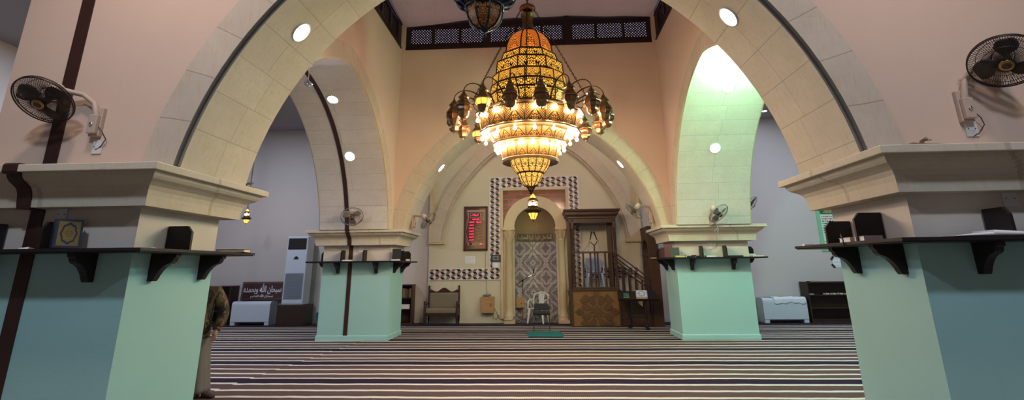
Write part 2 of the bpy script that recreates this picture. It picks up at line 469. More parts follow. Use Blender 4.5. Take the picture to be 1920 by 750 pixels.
def arch_wall(name, axis, c, t0, t1, e0, e1, ztop, m_front, m_back, m_soffit, notch, label, groove='stone_col'):
    """a wall pierced by one pointed arch; t0/t1 its two faces, e0/e1 its ends"""
    def P(d, t, z): return (c+d, t, ZS+z) if axis == 'x' else (t, c+d, ZS+z)
    root = sroot(name, label)
    ring = .37
    outer = full_arc(ring); inner = full_arc(0); N = len(outer)
    w = MB(); H = ztop-ZS
    for t, mi in ((t0, 0), (t1, 1)):
        for i in range(N-1):
            a, b = outer[i], outer[i+1]
            w.quad(P(a[0], t, a[1]), P(b[0], t, b[1]), P(b[0], t, H), P(a[0], t, H), mi)
        w.quad(P(e0-c, t, 0), P(outer[0][0], t, 0), P(outer[0][0], t, H), P(e0-c, t, H), mi)
        w.quad(P(outer[-1][0], t, 0), P(e1-c, t, 0), P(e1-c, t, H), P(outer[-1][0], t, H), mi)
    w.quad(P(e0-c, t0, H), P(e1-c, t0, H), P(e1-c, t1, H), P(e0-c, t1, H), 0)
    for e in (e0, e1): w.quad(P(e-c, t0, 0), P(e-c, t1, 0), P(e-c, t1, H), P(e-c, t0, H), 0)
    struct(w.build('wall_face', [m_front, m_back], root))
    # voussoir rings on both faces
    for t, s in ((t0, -1), (t1, 1)):
        if t0 > t1: s = -s
        f = MB(); tf = t+s*.012; ib = full_arc(notch); L = cum(inner)
        for i in range(N-1):
            f.quad(P(*[ib[i][0], tf, ib[i][1]]), P(ib[i+1][0], tf, ib[i+1][1]), P(outer[i+1][0], tf, outer[i+1][1]), P(outer[i][0], tf, outer[i][1]), 0,
                   [(L[i], 0), (L[i+1], 0), (L[i+1], .37), (L[i], .37)])
            f.quad(P(outer[i][0], tf, outer[i][1]), P(outer[i+1][0], tf, outer[i+1][1]), P(outer[i+1][0], t, outer[i+1][1]), P(outer[i][0], t, outer[i][1]), 0,
                   [(.2, 0)]*4)
            td = t-s*notch*.9
            f.quad(P(ib[i][0], tf, ib[i][1]), P(ib[i+1][0], tf, ib[i+1][1]), P(ib[i+1][0], td, ib[i+1][1]), P(ib[i][0], td, ib[i][1]), 1)
            f.quad(P(ib[i][0], td, ib[i][1]), P(ib[i+1][0], td, ib[i+1][1]), P(inner[i+1][0], td, inner[i+1][1]), P(inner[i][0], td, inner[i][1]), 1)
        struct(f.build('voussoirs', [M['stone_face'], M[groove]], root))
    g = MB(); L = cum(inner); sg = 1 if t1 > t0 else -1
    a_, b_ = t0+sg*notch*.9, t1-sg*notch*.9
    for i in range(N-1):
        g.quad(P(inner[i][0], a_, inner[i][1]), P(inner[i+1][0], a_, inner[i+1][1]), P(inner[i+1][0], b_, inner[i+1][1]), P(inner[i][0], b_, inner[i][1]), 0,
               [(L[i], 0), (L[i+1], 0), (L[i+1], abs(b_-a_)), (L[i], abs(b_-a_))], True)
    struct(g.build('soffit', m_soffit, root))
    return root

arch_wall('wall_near', 'x', CX, Y1, Y2, XLO+.03, XRO+.6, ZT, M['cream'], M['cream'], M['stone'], .042, 'near cross wall with a wide pointed stone arch', 'mortar')
arch_wall('wall_far', 'x', CX, Y3, Y4, XLO, XRO, ZT, M['cream'], M['cream'], M['stone'], .018, 'far cross wall with a pointed stone arch in front of the prayer niche')
arch_wall('wall_left', 'y', CY, XL, XLO, Y2-.2, Y3+.01, ZT, M['cream'], M['cream'], M['stone_long'], .018, 'left arcade wall with pointed arch between the left pillars')
arch_wall('wall_right', 'y', CY, XR, XRO, Y2-.2, Y3+.01, ZT, M['cream'], M['cream'], M['stone_long'], .018, 'right arcade wall with pointed arch between the right pillars')

CORN = [(0, 2.2), (.155, 2.203), (.158, 2.25), (.163, 2.30), (.175, 2.345), (.20, 2.385), (.238, 2.412), (.278, 2.435), (.302, 2.462), (.312, 2.49), (.312, 2.498), (.36, 2.50), (.362, 2.505), (.362, 2.56), (.358, 2.566), (0, 2.566)]
def rect_loft(mb, x0, x1, y0, y1, prof, mi=0, u0=.3):
    for (o0, z0), (o1, z1) in zip(prof, prof[1:]):
        A = [(x0-o0, y0-o0, z0), (x1+o0, y0-o0, z0), (x1+o0, y1+o0, z0), (x0-o0, y1+o0, z0)]
        B = [(x0-o1, y0-o1, z1), (x1+o1, y0-o1, z1), (x1+o1, y1+o1, z1), (x0-o1, y1+o1, z1)]
        for k in range(4):
            j = (k+1) % 4; L = math.dist(A[k], A[j])
            mb.quad(A[k], A[j], B[j], B[k], mi, [(u0+k*.07, z0), (u0+k*.07+L*.999, z0), (u0+k*.07+L*.999, z1), (u0+k*.07, z1)])

PIL = {}
def pillar(x0, x1, y0, y1, label, u0):
    root = sroot('pillar', label, ((x0+x1)/2, (y0+y1)/2, 0)); off = root.location
    struct(MB().box(x0, x1, y0, y1, -.012, 1.8).build('mint_shaft', M['mint'], root, off))
    struct(MB().box(x0, x1, y0, y1, 1.8, 2.22).build('neck', M['white_paint'], root, off))
    p = MB(); rect_loft(p, x0, x1, y0, y1, [(0, -.012), (.022, -.012), (.022, .10), (.012, .115), (0, .12)])
    struct(p.build('plinth', M['mint'], root, off))
    c = MB(); rect_loft(c, x0, x1, y0, y1, CORN, 0, u0)
    struct(c.build('cornice', M['stone_cap'], root, off))
    return root
pillar(XLO, XL, Y1, Y2, 'near left mint green pillar with stone cornice and brown strip', .9)
pillar(XR, XRO, Y1, Y2, 'near right mint green pillar with stone cornice', .9)
pillar(XLO, XL, Y3, Y4, 'far left mint green pillar with brown strip', .3)
pillar(XR, XRO, Y3, Y4, 'far right mint green pillar lit by green light', .3)

# brown strips that climb the left pillars
def ribbon(name, path, x0, x1, off, mat, label):
    """path of (y, z) on a surface; off is pushed along the side normal (-y / down)"""
    mb = MB(); n = len(path); q = []
    for i, p in enumerate(path):
        a = path[max(0, i-1)]; b = path[min(n-1, i+1)]
        t = Vector((b[0]-a[0], b[1]-a[1])).normalized(); nn = Vector((-t[1], t[0]))
        q.append((p[0]+nn[0]*off, p[1]+nn[1]*off))
    for i in range(n-1):
        a, b, c, d = path[i], path[i+1], q[i], q[i+1]
        mb.quad((x0, *c), (x1, *c), (x1, *d), (x0, *d)); mb.quad((x0, *a), (x0, *c), (x0, *d), (x0, *b)); mb.quad((x1, *c), (x1, *a), (x1, *b), (x1, *d))
    return struct(mb.build(name, mat), label)
def corn_path(y0): return [(y0-o, z) for o, z in CORN[1:-1]]
ribbon('trim_1', [(Y1, 0), (Y1, 1.2), (Y1, 2.195)]+corn_path(Y1)+[(Y1-.05, 2.57), (Y1, 2.575), (Y1, 4), (Y1, 6.3)], -4.85, -4.715, .014, M['strip'], 'dark brown strip climbing the near left pillar and the wall above')
arcp = [(CY+d, ZS+z) for d, z in half_arc(0, 30)][:]
arcp += [(CY-d, ZS+z) for d, z in half_arc(0, 30)[::-1][1:26]]
ribbon('trim_2', [(Y3, 0), (Y3, 1.2), (Y3, 2.195)]+corn_path(Y3)+arcp, -4.835, -4.735, .012, M['strip'], 'dark brown strip climbing the far left pillar and the arch soffit')

# floor, ceiling, outer walls
struct(MB().box(WL, WR, WN, YB+.6, -.2, -.012).build('floor', plain('floor screed', (120, 112, 104), .9)))
cp = MB()
cx_ = [WL+.02, XLO-.025, XL+.025, XR-.025, XRO+.025, WR-.02]; cy_ = [WN+.02, Y1-.025, Y2+.025, Y3-.025, Y4+.025, 16.38]
for i in range(5):
    for j in range(5):
        if i in (1, 3) and j in (1, 3): continue     # the pillars stand on the bare floor
        for z in (-.012, 0): cp.quad((cx_[i], cy_[j], z), (cx_[i+1], cy_[j], z), (cx_[i+1], cy_[j+1], z), (cx_[i], cy_[j+1], z))
tag(cp.build('carpet', M['carpet']), 'striped prayer carpet in purple, cream and mauve covering the floor', 'carpet')
bd = MB().box(WL+.02, WR-.02, 16.38, YM-.01, -.012, .004)
tag(bd.build('carpet_runner', M['purple']), 'plain dark purple carpet strip along the foot of the back wall', 'carpet')
ce = MB()
for a, b, c, d in ((WL, XL-.1, WN, YB+.7), (XR+.1, WR, WN, YB+.7), (XL-.1, XR+.1, WN, Y2-.1), (XL-.1, XR+.1, Y3+.1, YB+.7)): ce.box(a, b, c, d, ZC, ZC+.1)
struct(ce.build('ceiling', M['ceil']))
struct(MB().box(WL-.2, WL, WN, YB+.7, 0, ZC).build('wall_outer_left', M['lilac']))
struct(MB().box(WR, WR+.2, WN, YB+.7, 0, ZC).build('wall_outer_right', M['lilac']))
struct(MB().box(WL, WR, WN-.2, WN, 0, ZC).build('wall_behind', M['lilac']))
# back wall: side stretches and the slightly forward stretch that holds the niche
NX0, NX1, NZA = -.925, .395, 2.86
MX0, MX1 = -3.68, 3.02
bw = MB().box(WL, MX0, YB, YB+.3, 0, ZC).box(MX1, WR, YB, YB+.3, 0, ZC)
struct(bw.build('wall_back', M['lilac']), 'pale back wall either side of the niche bay')
def arc_n(cx, r, z0, n=24, sx=1.0): return [(cx+r*math.cos(PI-PI*i/n), z0+r*sx*math.sin(PI-PI*i/n)) for i in range(n+1)]
ncx, nr = (NX0+NX1)/2, (NX1-NX0)/2
ap = arc_n(ncx, nr, NZA)
def pierced(mb, x0, x1, z0, z1, y, mi):
    """flat face at y with the niche opening left out"""
    mb.quad((x0, y, z0), (NX0, y, z0), (NX0, y, z1), (x0, y, z1), mi); mb.quad((NX1, y, z0), (x1, y, z0), (x1, y, z1), (NX1, y, z1), mi)
    for a, b in zip(ap, ap[1:]): mb.quad((a[0], y, a[1]), (b[0], y, b[1]), (b[0], y, z1), (a[0], y, z1), mi)
mw = MB(); pierced(mw, MX0, MX1, 0, ZC, YM, 0)
for x in (MX0, MX1): mw.quad((x, YM, 0), (x, YB+.3, 0), (x, YB+.3, ZC), (x, YM, ZC))
struct(mw.build('wall_niche', M['ivory']), 'cream back wall around the prayer niche')
bb = MB().box(WL, MX0-.01, YB-.02, YB, .004, .11).box(MX1+.01, WR, YB-.02, YB, .004, .11)
struct(bb.build('baseboard_back', M['lilac']))

# blind arch on the niche wall: a stone ring with a moulded inner edge, standing on corbels
def blind():
    root = sroot('trim_3', 'blind stone arch on the back wall over the prayer niche')
    c0 = -.30; h = [(2.90, 0), (2.83, .43), (2.66, .98), (2.38, 1.53), (1.99, 2.04), (1.58, 2.49), (1.2, 2.8), (.8, 3.05), (.4, 3.2), (0, 3.27)]
    def sm(P):   # rounded curve through the points
        o = []
        for i in range(len(P)-1):
            p0, p1, p2, p3 = P[max(i-1, 0)], P[i], P[i+1], P[min(i+2, len(P)-1)]
            for k in range(5):
                t = k/5
                o.append(tuple(.5*((2*p1[j])+(-p0[j]+p2[j])*t+(2*p0[j]-5*p1[j]+4*p2[j]-p3[j])*t*t+(-p0[j]+3*p1[j]-3*p2[j]+p3[j])*t**3) for j in (0, 1)))
        return o+[P[-1]]
    h = sm(h)
    def off(e):
        o = []
        for i, p in enumerate(h):
            a, b = h[max(0, i-1)], h[min(len(h)-1, i+1)]; t = Vector((b[0]-a[0], b[1]-a[1])).normalized()
            o.append((p[0]+t[1]*e, max(0, p[1]-t[0]*e)))
        o[0] = (h[0][0]+e, 0); return o
    full = lambda H: [(c0-d, 2.47+z) for d, z in H]+[(c0+d, 2.47+z) for d, z in H[::-1][1:]]
    prof = [(0, 0), (0, .05), (.03, .05), (.035, .09), (.07, .09), (.075, .075), (.10, .075), (.105, .12), (.46, .12), (.47, .0)]
    cur = [full(off(e)) for e, _ in prof]; L = cum(cur[0]); mb = MB()
    for j in range(len(prof)-1):
        for i in range(len(cur[0])-1):
            a, b, c, d = cur[j][i], cur[j][i+1], cur[j+1][i+1], cur[j+1][i]
            ya, yb = YM-prof[j][1], YM-prof[j+1][1]
            mb.quad((a[0], ya, a[1]), (b[0], ya, b[1]), (c[0], yb, c[1]), (d[0], yb, d[1]), 0, [(L[i], 0), (L[i+1], 0), (L[i+1], .4), (L[i], .4)])
    struct(mb.build('arch_ring', M['stone_face'], root))
    for sx in (-1, 1):
        m2 = MB(); xa, xb = c0+sx*2.87, c0+sx*3.39; xa, xb = min(xa, xb), max(xa, xb)
        m2.box(xa, xb, YM-.13, YM, 2.38, 2.43).box(xa+.02, xb-.02, YM-.15, YM, 2.43, 2.475)
        struct(m2.build('corbel', M['stone_col'], root))
        m3 = MB(); xa, xb = sorted((c0+sx*3.28, c0+sx*3.38)); m3.box(xa, xb, YM-.10, YM, 2.475, 4.6)
        struct(m3.build('edge_pilaster', M['stone_col'], root))
blind()

# ------------------------------------------------------------------ prayer niche
ni = thing('prayer_niche', 'prayer niche of grey marble under a round stone arch between two columns', 'prayer niche', (ncx, YM, 0))
off = ni.location
nb = MB()   # curved marble back of the niche up to the inscription, plaster above
n = 20; RP = .62
def nq(i): a = PI-PI*i/n; return (ncx+nr*math.cos(a), YM+RP*math.sin(a))
for i in range(n):
    a, b = nq(i), nq(i+1)
    nb.quad((a[0], a[1], 0), (b[0], b[1], 0), (b[0], b[1], 2.44), (a[0], a[1], 2.44))
nb.build('marble_lining', M['marble'], ni, off)
pb = MB()
for i in range(n):
    a, b = nq(i), nq(i+1); pb.quad((a[0], a[1], 2.44), (b[0], b[1], 2.44), (b[0], b[1], NZA), (a[0], a[1], NZA), 0, None, True)
for k in range(10):
    t0, t1 = PI/2*k/10, PI/2*(k+1)/10
    for i in range(n):
        def q(i, t): a = PI-PI*i/n; return (ncx+nr*math.cos(a)*math.cos(t), YM+RP*math.sin(a)*math.cos(t), NZA+nr*math.sin(t))
        pb.quad(q(i, t0), q(i+1, t0), q(i+1, t1), q(i, t1), 0, None, True)
pb.build('half_dome', plain('niche plaster', (150, 128, 92), .7, 0, .1, 2), ni, off)
ins = MB()
for i in range(3, n-3):
    a, b = nq(i), nq(i+1); s_ = .97
    f = lambda p, z: (ncx+(p[0]-ncx)*s_, YM+(p[1]-YM)*s_, z)
    ins.quad(f(a, 2.455), f(b, 2.455), f(b, 2.70), f(a, 2.70))
ib_ = ins.build('inscription_band', plain('carved stone band', (112, 98, 80), .7), ni, off)
t_ = text('inscription', arabic('كلما دخل عليها زكريا المحراب'), .2, plain('pale carved letters', (206, 192, 164), .7), ib_, Matrix.Translation((0, .33, 2.577)), width=1.08, height=.19, bold=.004, thick=.003)
for v in t_.data.vertices:   # follow the curve of the wall
    x = v.co.x; v.co.y = RP*.945*math.sqrt(max(0, 1-(x/(nr*.955))**2))+(v.co.y-.33)
ar = MB(); io = arc_n(ncx, nr, NZA); oo = arc_n(ncx, nr+.345, NZA)
for i in range(len(io)-1):
    a, b, c, d = io[i], io[i+1], oo[i+1], oo[i]; y = YM-.09
    ar.quad((a[0], y, a[1]), (b[0], y, b[1]), (c[0], y, c[1]), (d[0], y, d[1]))
    ar.quad((a[0], y, a[1]), (b[0], y, b[1]), (b[0], YM+.02, b[1]), (a[0], YM+.02, a[1])); ar.quad((d[0], y, d[1]), (c[0], y, c[1]), (c[0], YM, c[1]), (d[0], YM, d[1]))
ar.build('stone_arch', M['stone_col'], ni, off)
for sx in (-1, 1):
    cx = ncx+sx*(nr+.165)
    c = MB().lathe([(.17, 0), (.17, .12), (.15, .14), (.16, .2), (.15, .24), (.125, .27), (.115, .4), (.11, 1.4), (.105, 2.42), (.12, 2.44), (.12, 2.47), (.11, 2.49), (.125, 2.58), (.16, 2.70), (.185, 2.78)], 24, None, 0, True, 0, (cx, YM-.10, 0))
    c.box(cx-.19, cx+.19, YM-.29, YM, 2.78, 2.86); c.box(cx-.17, cx+.17, YM-.27, YM, .004, .1)
    for k in range(8):
        a = 2*PI*k/8; c.tube([(cx+.12*math.cos(a), YM-.10+.12*math.sin(a), 2.5), (cx+.145*math.cos(a), YM-.10+.145*math.sin(a), 2.64), (cx+.19*math.cos(a), YM-.10+.19*math.sin(a), 2.74)], [.02, .03, .012], 6)
    c.build('column', M['stone_col'], ni, off)
    MB().box(cx-sx*0-.19 if sx < 0 else cx+.10, cx-.10 if sx < 0 else cx+.19, YM-.03, YM, .004, 2.8).build('jamb_board', M['stone_col'], ni, off)
rb = MB(); y = YM-.03
FX0, FX1, FZ = -1.285, .745, 4.06
rb.quad((FX0, y, 2.84), (oo[0][0], y, 2.84), (oo[0][0], y, FZ), (FX0, y, FZ)); rb.quad((oo[-1][0], y, 2.84), (FX1, y, 2.84), (FX1, y, FZ), (oo[-1][0], y, FZ))
for a, b in zip(oo, oo[1:]): rb.quad((a[0], y, a[1]), (b[0], y, b[1]), (b[0], y, FZ), (a[0], y, FZ))
rb.build('red_marble_panel', M['redbrick'], ni, off)
fr = MB()
fr.box(FX0-.085, FX0, YM-.07, YM, .12, FZ+.085).box(FX1, FX1+.085, YM-.07, YM, .12, FZ+.085).box(FX0, FX1, YM-.07, YM, FZ, FZ+.085)
fr.build('stone_frame', M['stone_col'], ni, off, bevel=.015)

# tumbling-block tile border
M['tile_white'] = plain('white tile', (206, 206, 208), .3, 0, .04)
M['tile_black'] = plain('black tile', (34, 32, 36), .25, 0, .2)
M['tile_brown'] = plain('brown marble tile', (140, 96, 72), .3, 0, .22, 7)
def tiles(mb, x0, x1, z0, z1, ncol, nrow, par=0):
    p = (x1-x0)/ncol; d = p*.17; w = p-2*d; hz = (z1-z0)/nrow; y = YM-.034
    for i in range(ncol):
        xc = x0+p*(i+.5)
        for j in range(nrow):
            s0 = d if (i+j+par) % 2 == 0 else -d; s1 = -s0
            za, zb = z0+j*hz, z0+(j+1)*hz
            mi = 1 if (i+j+par) % 2 == 0 else 2
            g = .004
            mb.quad((xc-w/2+s0+g, y, za+g), (xc+w/2+s0-g, y, za+g), (xc+w/2+s1-g, y, zb-g), (xc-w/2+s1+g, y, zb-g), mi)
tb = thing('tile_border', 'black, brown and white tumbling block tile border around the niche and along the wall', 'tile border', (ncx, YM, 0)); off = tb.location
BX0, BX1, BZ1 = -1.735, 1.185, 4.51
IX0, IX1, IZ1 = FX0-.085, FX1+.085, FZ+.085
for args in ((BX0, IX0, 1.27, BZ1, 2, 38), (IX1, BX1, .95, BZ1, 2, 42), (IX0, IX1, IZ1, BZ1, 12, 4), (-3.66, BX0, 1.275, 1.63, 11, 4), (BX1, 2.95, 1.275, 1.63, 10, 4)):
    m = MB(); x0, x1, z0, z1, a, b = args
    m.box(x0, x1, YM-.03, YM, z0, z1, 0); tiles(m, x0+.02, x1-.02, z0+.02, z1-.02, a, b)
    m.build('tile_strip', [M['tile_white'], M['tile_black'], M['tile_brown']], tb, off)

# ------------------------------------------------------------------ clerestory screens and ceiling cloth
def clip45(x0, x1, z0, z1, c, sgn):
    """segment of z = sgn*x + c inside a rectangle"""
    pts = []
    for x in (x0, x1):
        z = sgn*x+c
        if z0-1e-9 <= z <= z1+1e-9: pts.append((x, z))
    for z in (z0, z1):
        x = (z-c)/sgn
        if x0 < x < x1: pts.append((x, z))
    pts = sorted(set((round(a, 5), round(b, 5)) for a, b in pts))
    return (pts[0], pts[-1]) if len(pts) > 1 and math.dist(pts[0], pts[-1]) > .02 else None
def screen(name, P, u0, u1, panels, posts, label):
    """P(u, depth, z) places the screen"""
    root = sroot(name, label)
    def bx(mb, a, b, d0, d1, z0, z1):
        mb.hexa([P(a, d0, z0), P(b, d0, z0), P(b, d1, z0), P(a, d1, z0)], [P(a, d0, z1), P(b, d0, z1), P(b, d1, z1), P(a, d1, z1)])
    z0, z1, zp0, zp1 = ZT, 8.42, 7.61, 8.07
    f = MB(); bx(f, u0, u1, 0, .09, z0, zp0); bx(f, u0, u1, 0, .09, zp1, z1)
    e = u0
    for a, b in panels+[(u1, u1)]:
        bx(f, e, a, 0, .09, zp0, zp1); e = b
    bx(f, u0, u1, -.02, 0, z0, z0+.05); bx(f, u0, u1, -.02, 0, zp1+.07, zp1+.11); bx(f, u0+.1, u1-.1, -.012, 0, zp0-.07, zp0-.05)
    struct(f.build('frame', M['screen'], root))
    for p in posts:
        q = MB(); bx(q, p-.07, p+.07, -.05, .0, z0, 8.5); struct(q.build('post', M['screen'], root))
    for a, b in panels:
        l = MB(); st = .078; w = .032
        k0 = int(((zp0-b)/st))-1; k1 = int((zp1-a)/st)+2
        for sgn in (1, -1):
            rng = range(int((zp0-(b if sgn > 0 else -a))/st)-1, int((zp1-(a if sgn > 0 else -b))/st)+2)
            for k in rng:
                s_ = clip45(a, b, zp0, zp1, k*st, sgn)
                if not s_: continue
                (xa, za), (xb, zb) = s_; dx, dz = -(zb-za), (xb-xa); L = math.hypot(dx, dz); dx, dz = dx/L*w/2, dz/L*w/2
                dd = .03 if sgn > 0 else .042
                l.hexa([P(xa-dx, dd, za-dz), P(xb-dx, dd, zb-dz), P(xb-dx, dd+.012, zb-dz), P(xa-dx, dd+.012, za-dz)],
                       [P(xa+dx, dd, za+dz), P(xb+dx, dd, zb+dz), P(xb+dx, dd+.012, zb+dz), P(xa+dx, dd+.012, za+dz)])
        struct(l.build('lattice', M['screen'], root))
pan = [(-3.545, -2.957), (-2.863, -2.207), (-2.137, -1.531), (-1.30, -.66), (-.58, .06), (.14, .66), (.933, 1.548), (1.616, 2.297), (2.342, 2.95)]
screen('window_1', lambda u, d, z: (u, Y3+d, z), XL+.10, XR-.09, pan, [.78], 'wooden lattice screen band high on the far wall')
pan = [(y0, y0+.62) for y0 in (6.25, 6.97, 7.69, 8.41, 9.13, 9.85, 10.57, 11.29, 12.01)]
screen('window_2', lambda u, d, z: (XL-d, u, z), Y2+.1, Y3-.12, pan, [], 'wooden lattice screen band high on the left wall')
screen('window_3', lambda u, d, z: (XR+d, u, z), Y2+.1, Y3-.12, pan, [], 'wooden lattice screen band high on the right wall')
struct(MB().box(XL-.3, XL+.10, Y3-.12, Y3+.3, ZT, 8.5).box(XR-.09, XR+.3, Y3-.12, Y3+.3, ZT, 8.5).box(XL-.3, XR+.3, Y2-.3, Y2, ZT, 8.5).build('trim_4', M['cream']), 'cream corner posts between the high screens')
cl = MB(); nx, ny = 56, 56; V = []
for j in range(ny+1):
    for i in range(nx+1):
        u, v = i/nx, j/ny
        e = min(1, 6*min(u, 1-u, v, 1-v))
        x = XL+.05+(XR-XL-.1)*u; y = Y2+.05+(Y3-Y2-.08)*v
        sag = .26*math.sin(PI*u)**.6*math.sin(PI*v)**.5
        wr = .035*math.sin(9*u+5*v+2*math.sin(4*v))+.025*math.sin(17*(u-.6*v)+1.3)+.015*math.sin(31*u+11*v)
        corner = -.16*max(0, 1-3.5*u)*max(0, 1-3.0*(1-v))-.10*max(0, 1-4*(1-u))*max(0, 1-4*(1-v))
        V.append((x, y, 8.29-sag*e+wr*(.25+e)+corner-.02*(1-e)*abs(math.sin(14*u))))
F = [(j*(nx+1)+i, j*(nx+1)+i+1, (j+1)*(nx+1)+i+1, (j+1)*(nx+1)+i) for j in range(ny) for i in range(nx)]
cl.add(V, F, 0, True)
tag(cl.build('ceiling_cloth', M['fabric'], thick=0), 'pale cloth draped under the roof above the chandelier', 'cloth')

# ------------------------------------------------------------------ shelves around the pillars
def corbel(mb, cx, cy, ang, th=.07):
    prof = [(0, 0), (.255, 0), (.255, -.035), (.235, -.045), (.225, -.075), (.20, -.095), (.175, -.10), (.135, -.125), (.10, -.165), (.075, -.205), (.068, -.225), (.05, -.255), (0, -.255)]
    m = MB().prism(prof, 'xz', -th/2, th/2); m.xf(Matrix.Translation((cx, cy, 1.79)) @ Matrix.Rotation(ang, 4, 'Z'))
    mb.add(m.v, m.f); return mb
def divider(cx, cy, ang, h=.23, dep=.25, th=.03, in_=.02):
    pr = [(in_, 0), (in_+dep, 0), (in_+dep, h-.06), (in_+dep-.05, h), (in_, h)]
    m = MB().prism(pr, 'xz', -th/2, th/2); return m.xf(Matrix.Translation((cx, cy, 1.824)) @ Matrix.Rotation(ang, 4, 'Z'))
FRT, BAK, RGT, LFT = -PI/2, PI/2, 0, PI
def shelf(x0, x1, y0, y1, label, br, dv, mat):
    r = thing('pillar_shelf', label, 'shelf', ((x0+x1)/2, (y0+y1)/2, 1.79), 0, 'shelves around the pillars'); o = r.location; e = .31
    b = MB()
    for d, za, zb in ((e, 1.797, 1.824), (e-.012, 1.788, 1.797)):
        b.box(x0-d, x1+d, y0-d, y0-.001, za, zb).box(x0-d, x1+d, y1+.001, y1+d, za, zb).box(x0-d, x0-.001, y0-.001, y1+.001, za, zb).box(x1+.001, x1+d, y0-.001, y1+.001, za, zb)
    b.build('shelf_board', mat, r, o)
    for a in br: corbel(MB(), *a).build('bracket', M['dark'], r, o)
    for a in dv: divider(*a).build('divider', M['dark'], r, o, bevel=.002)
    return r
shelf(XLO, XL, Y1, Y2, 'dark shelf around the near left pillar', [(-5.1, Y1, FRT), (-4.13, Y1, FRT), (XL, 4.98, RGT), (XL, 5.72, RGT)],
      [(-5.05, Y1, FRT, .24), (-4.44, Y1, FRT, .24), (XL-.01, 5.12, RGT, .235)], M['dark'])
shelf(XR, XRO, Y1, Y2, 'dark shelf around the near right pillar', [(3.62, Y1, FRT), (4.5, Y1, FRT), (XR, 4.92, LFT), (XR, 5.6, LFT)],
      [(3.74, Y1, FRT, .235), (XR+.01, 5.62, LFT, .225), (XR+.01, 5.10, LFT, .26)], M['dark'])
shelf(XLO, XL, Y3, Y4, 'dark shelf around the far left pillar', [(-5.07, Y3, FRT), (-4.11, Y3, FRT), (XL, 13.32, RGT), (XL, 14.02, RGT), (XLO, 13.5, LFT)],
      [(-4.93, Y3, FRT, .26), (-4.385, Y3, FRT, .26), (XL, 13.45, RGT, .25), (XL, 13.95, RGT, .25), (XLO, 13.6, LFT, .26)], M['dark'])
shelf(XR, XRO, Y3, Y4, 'dark shelf around the far right pillar', [(3.5, Y3, FRT), (4.46, Y3, FRT), (XR, 13.3, LFT), (XR, 14.0, LFT), (XRO, 13.5, RGT)],
      [(3.72, Y3, FRT, .26), (4.27, Y3, FRT, .26), (XR, 13.95, LFT, .24), (XRO, 13.5, RGT, .25)], M['dark'])
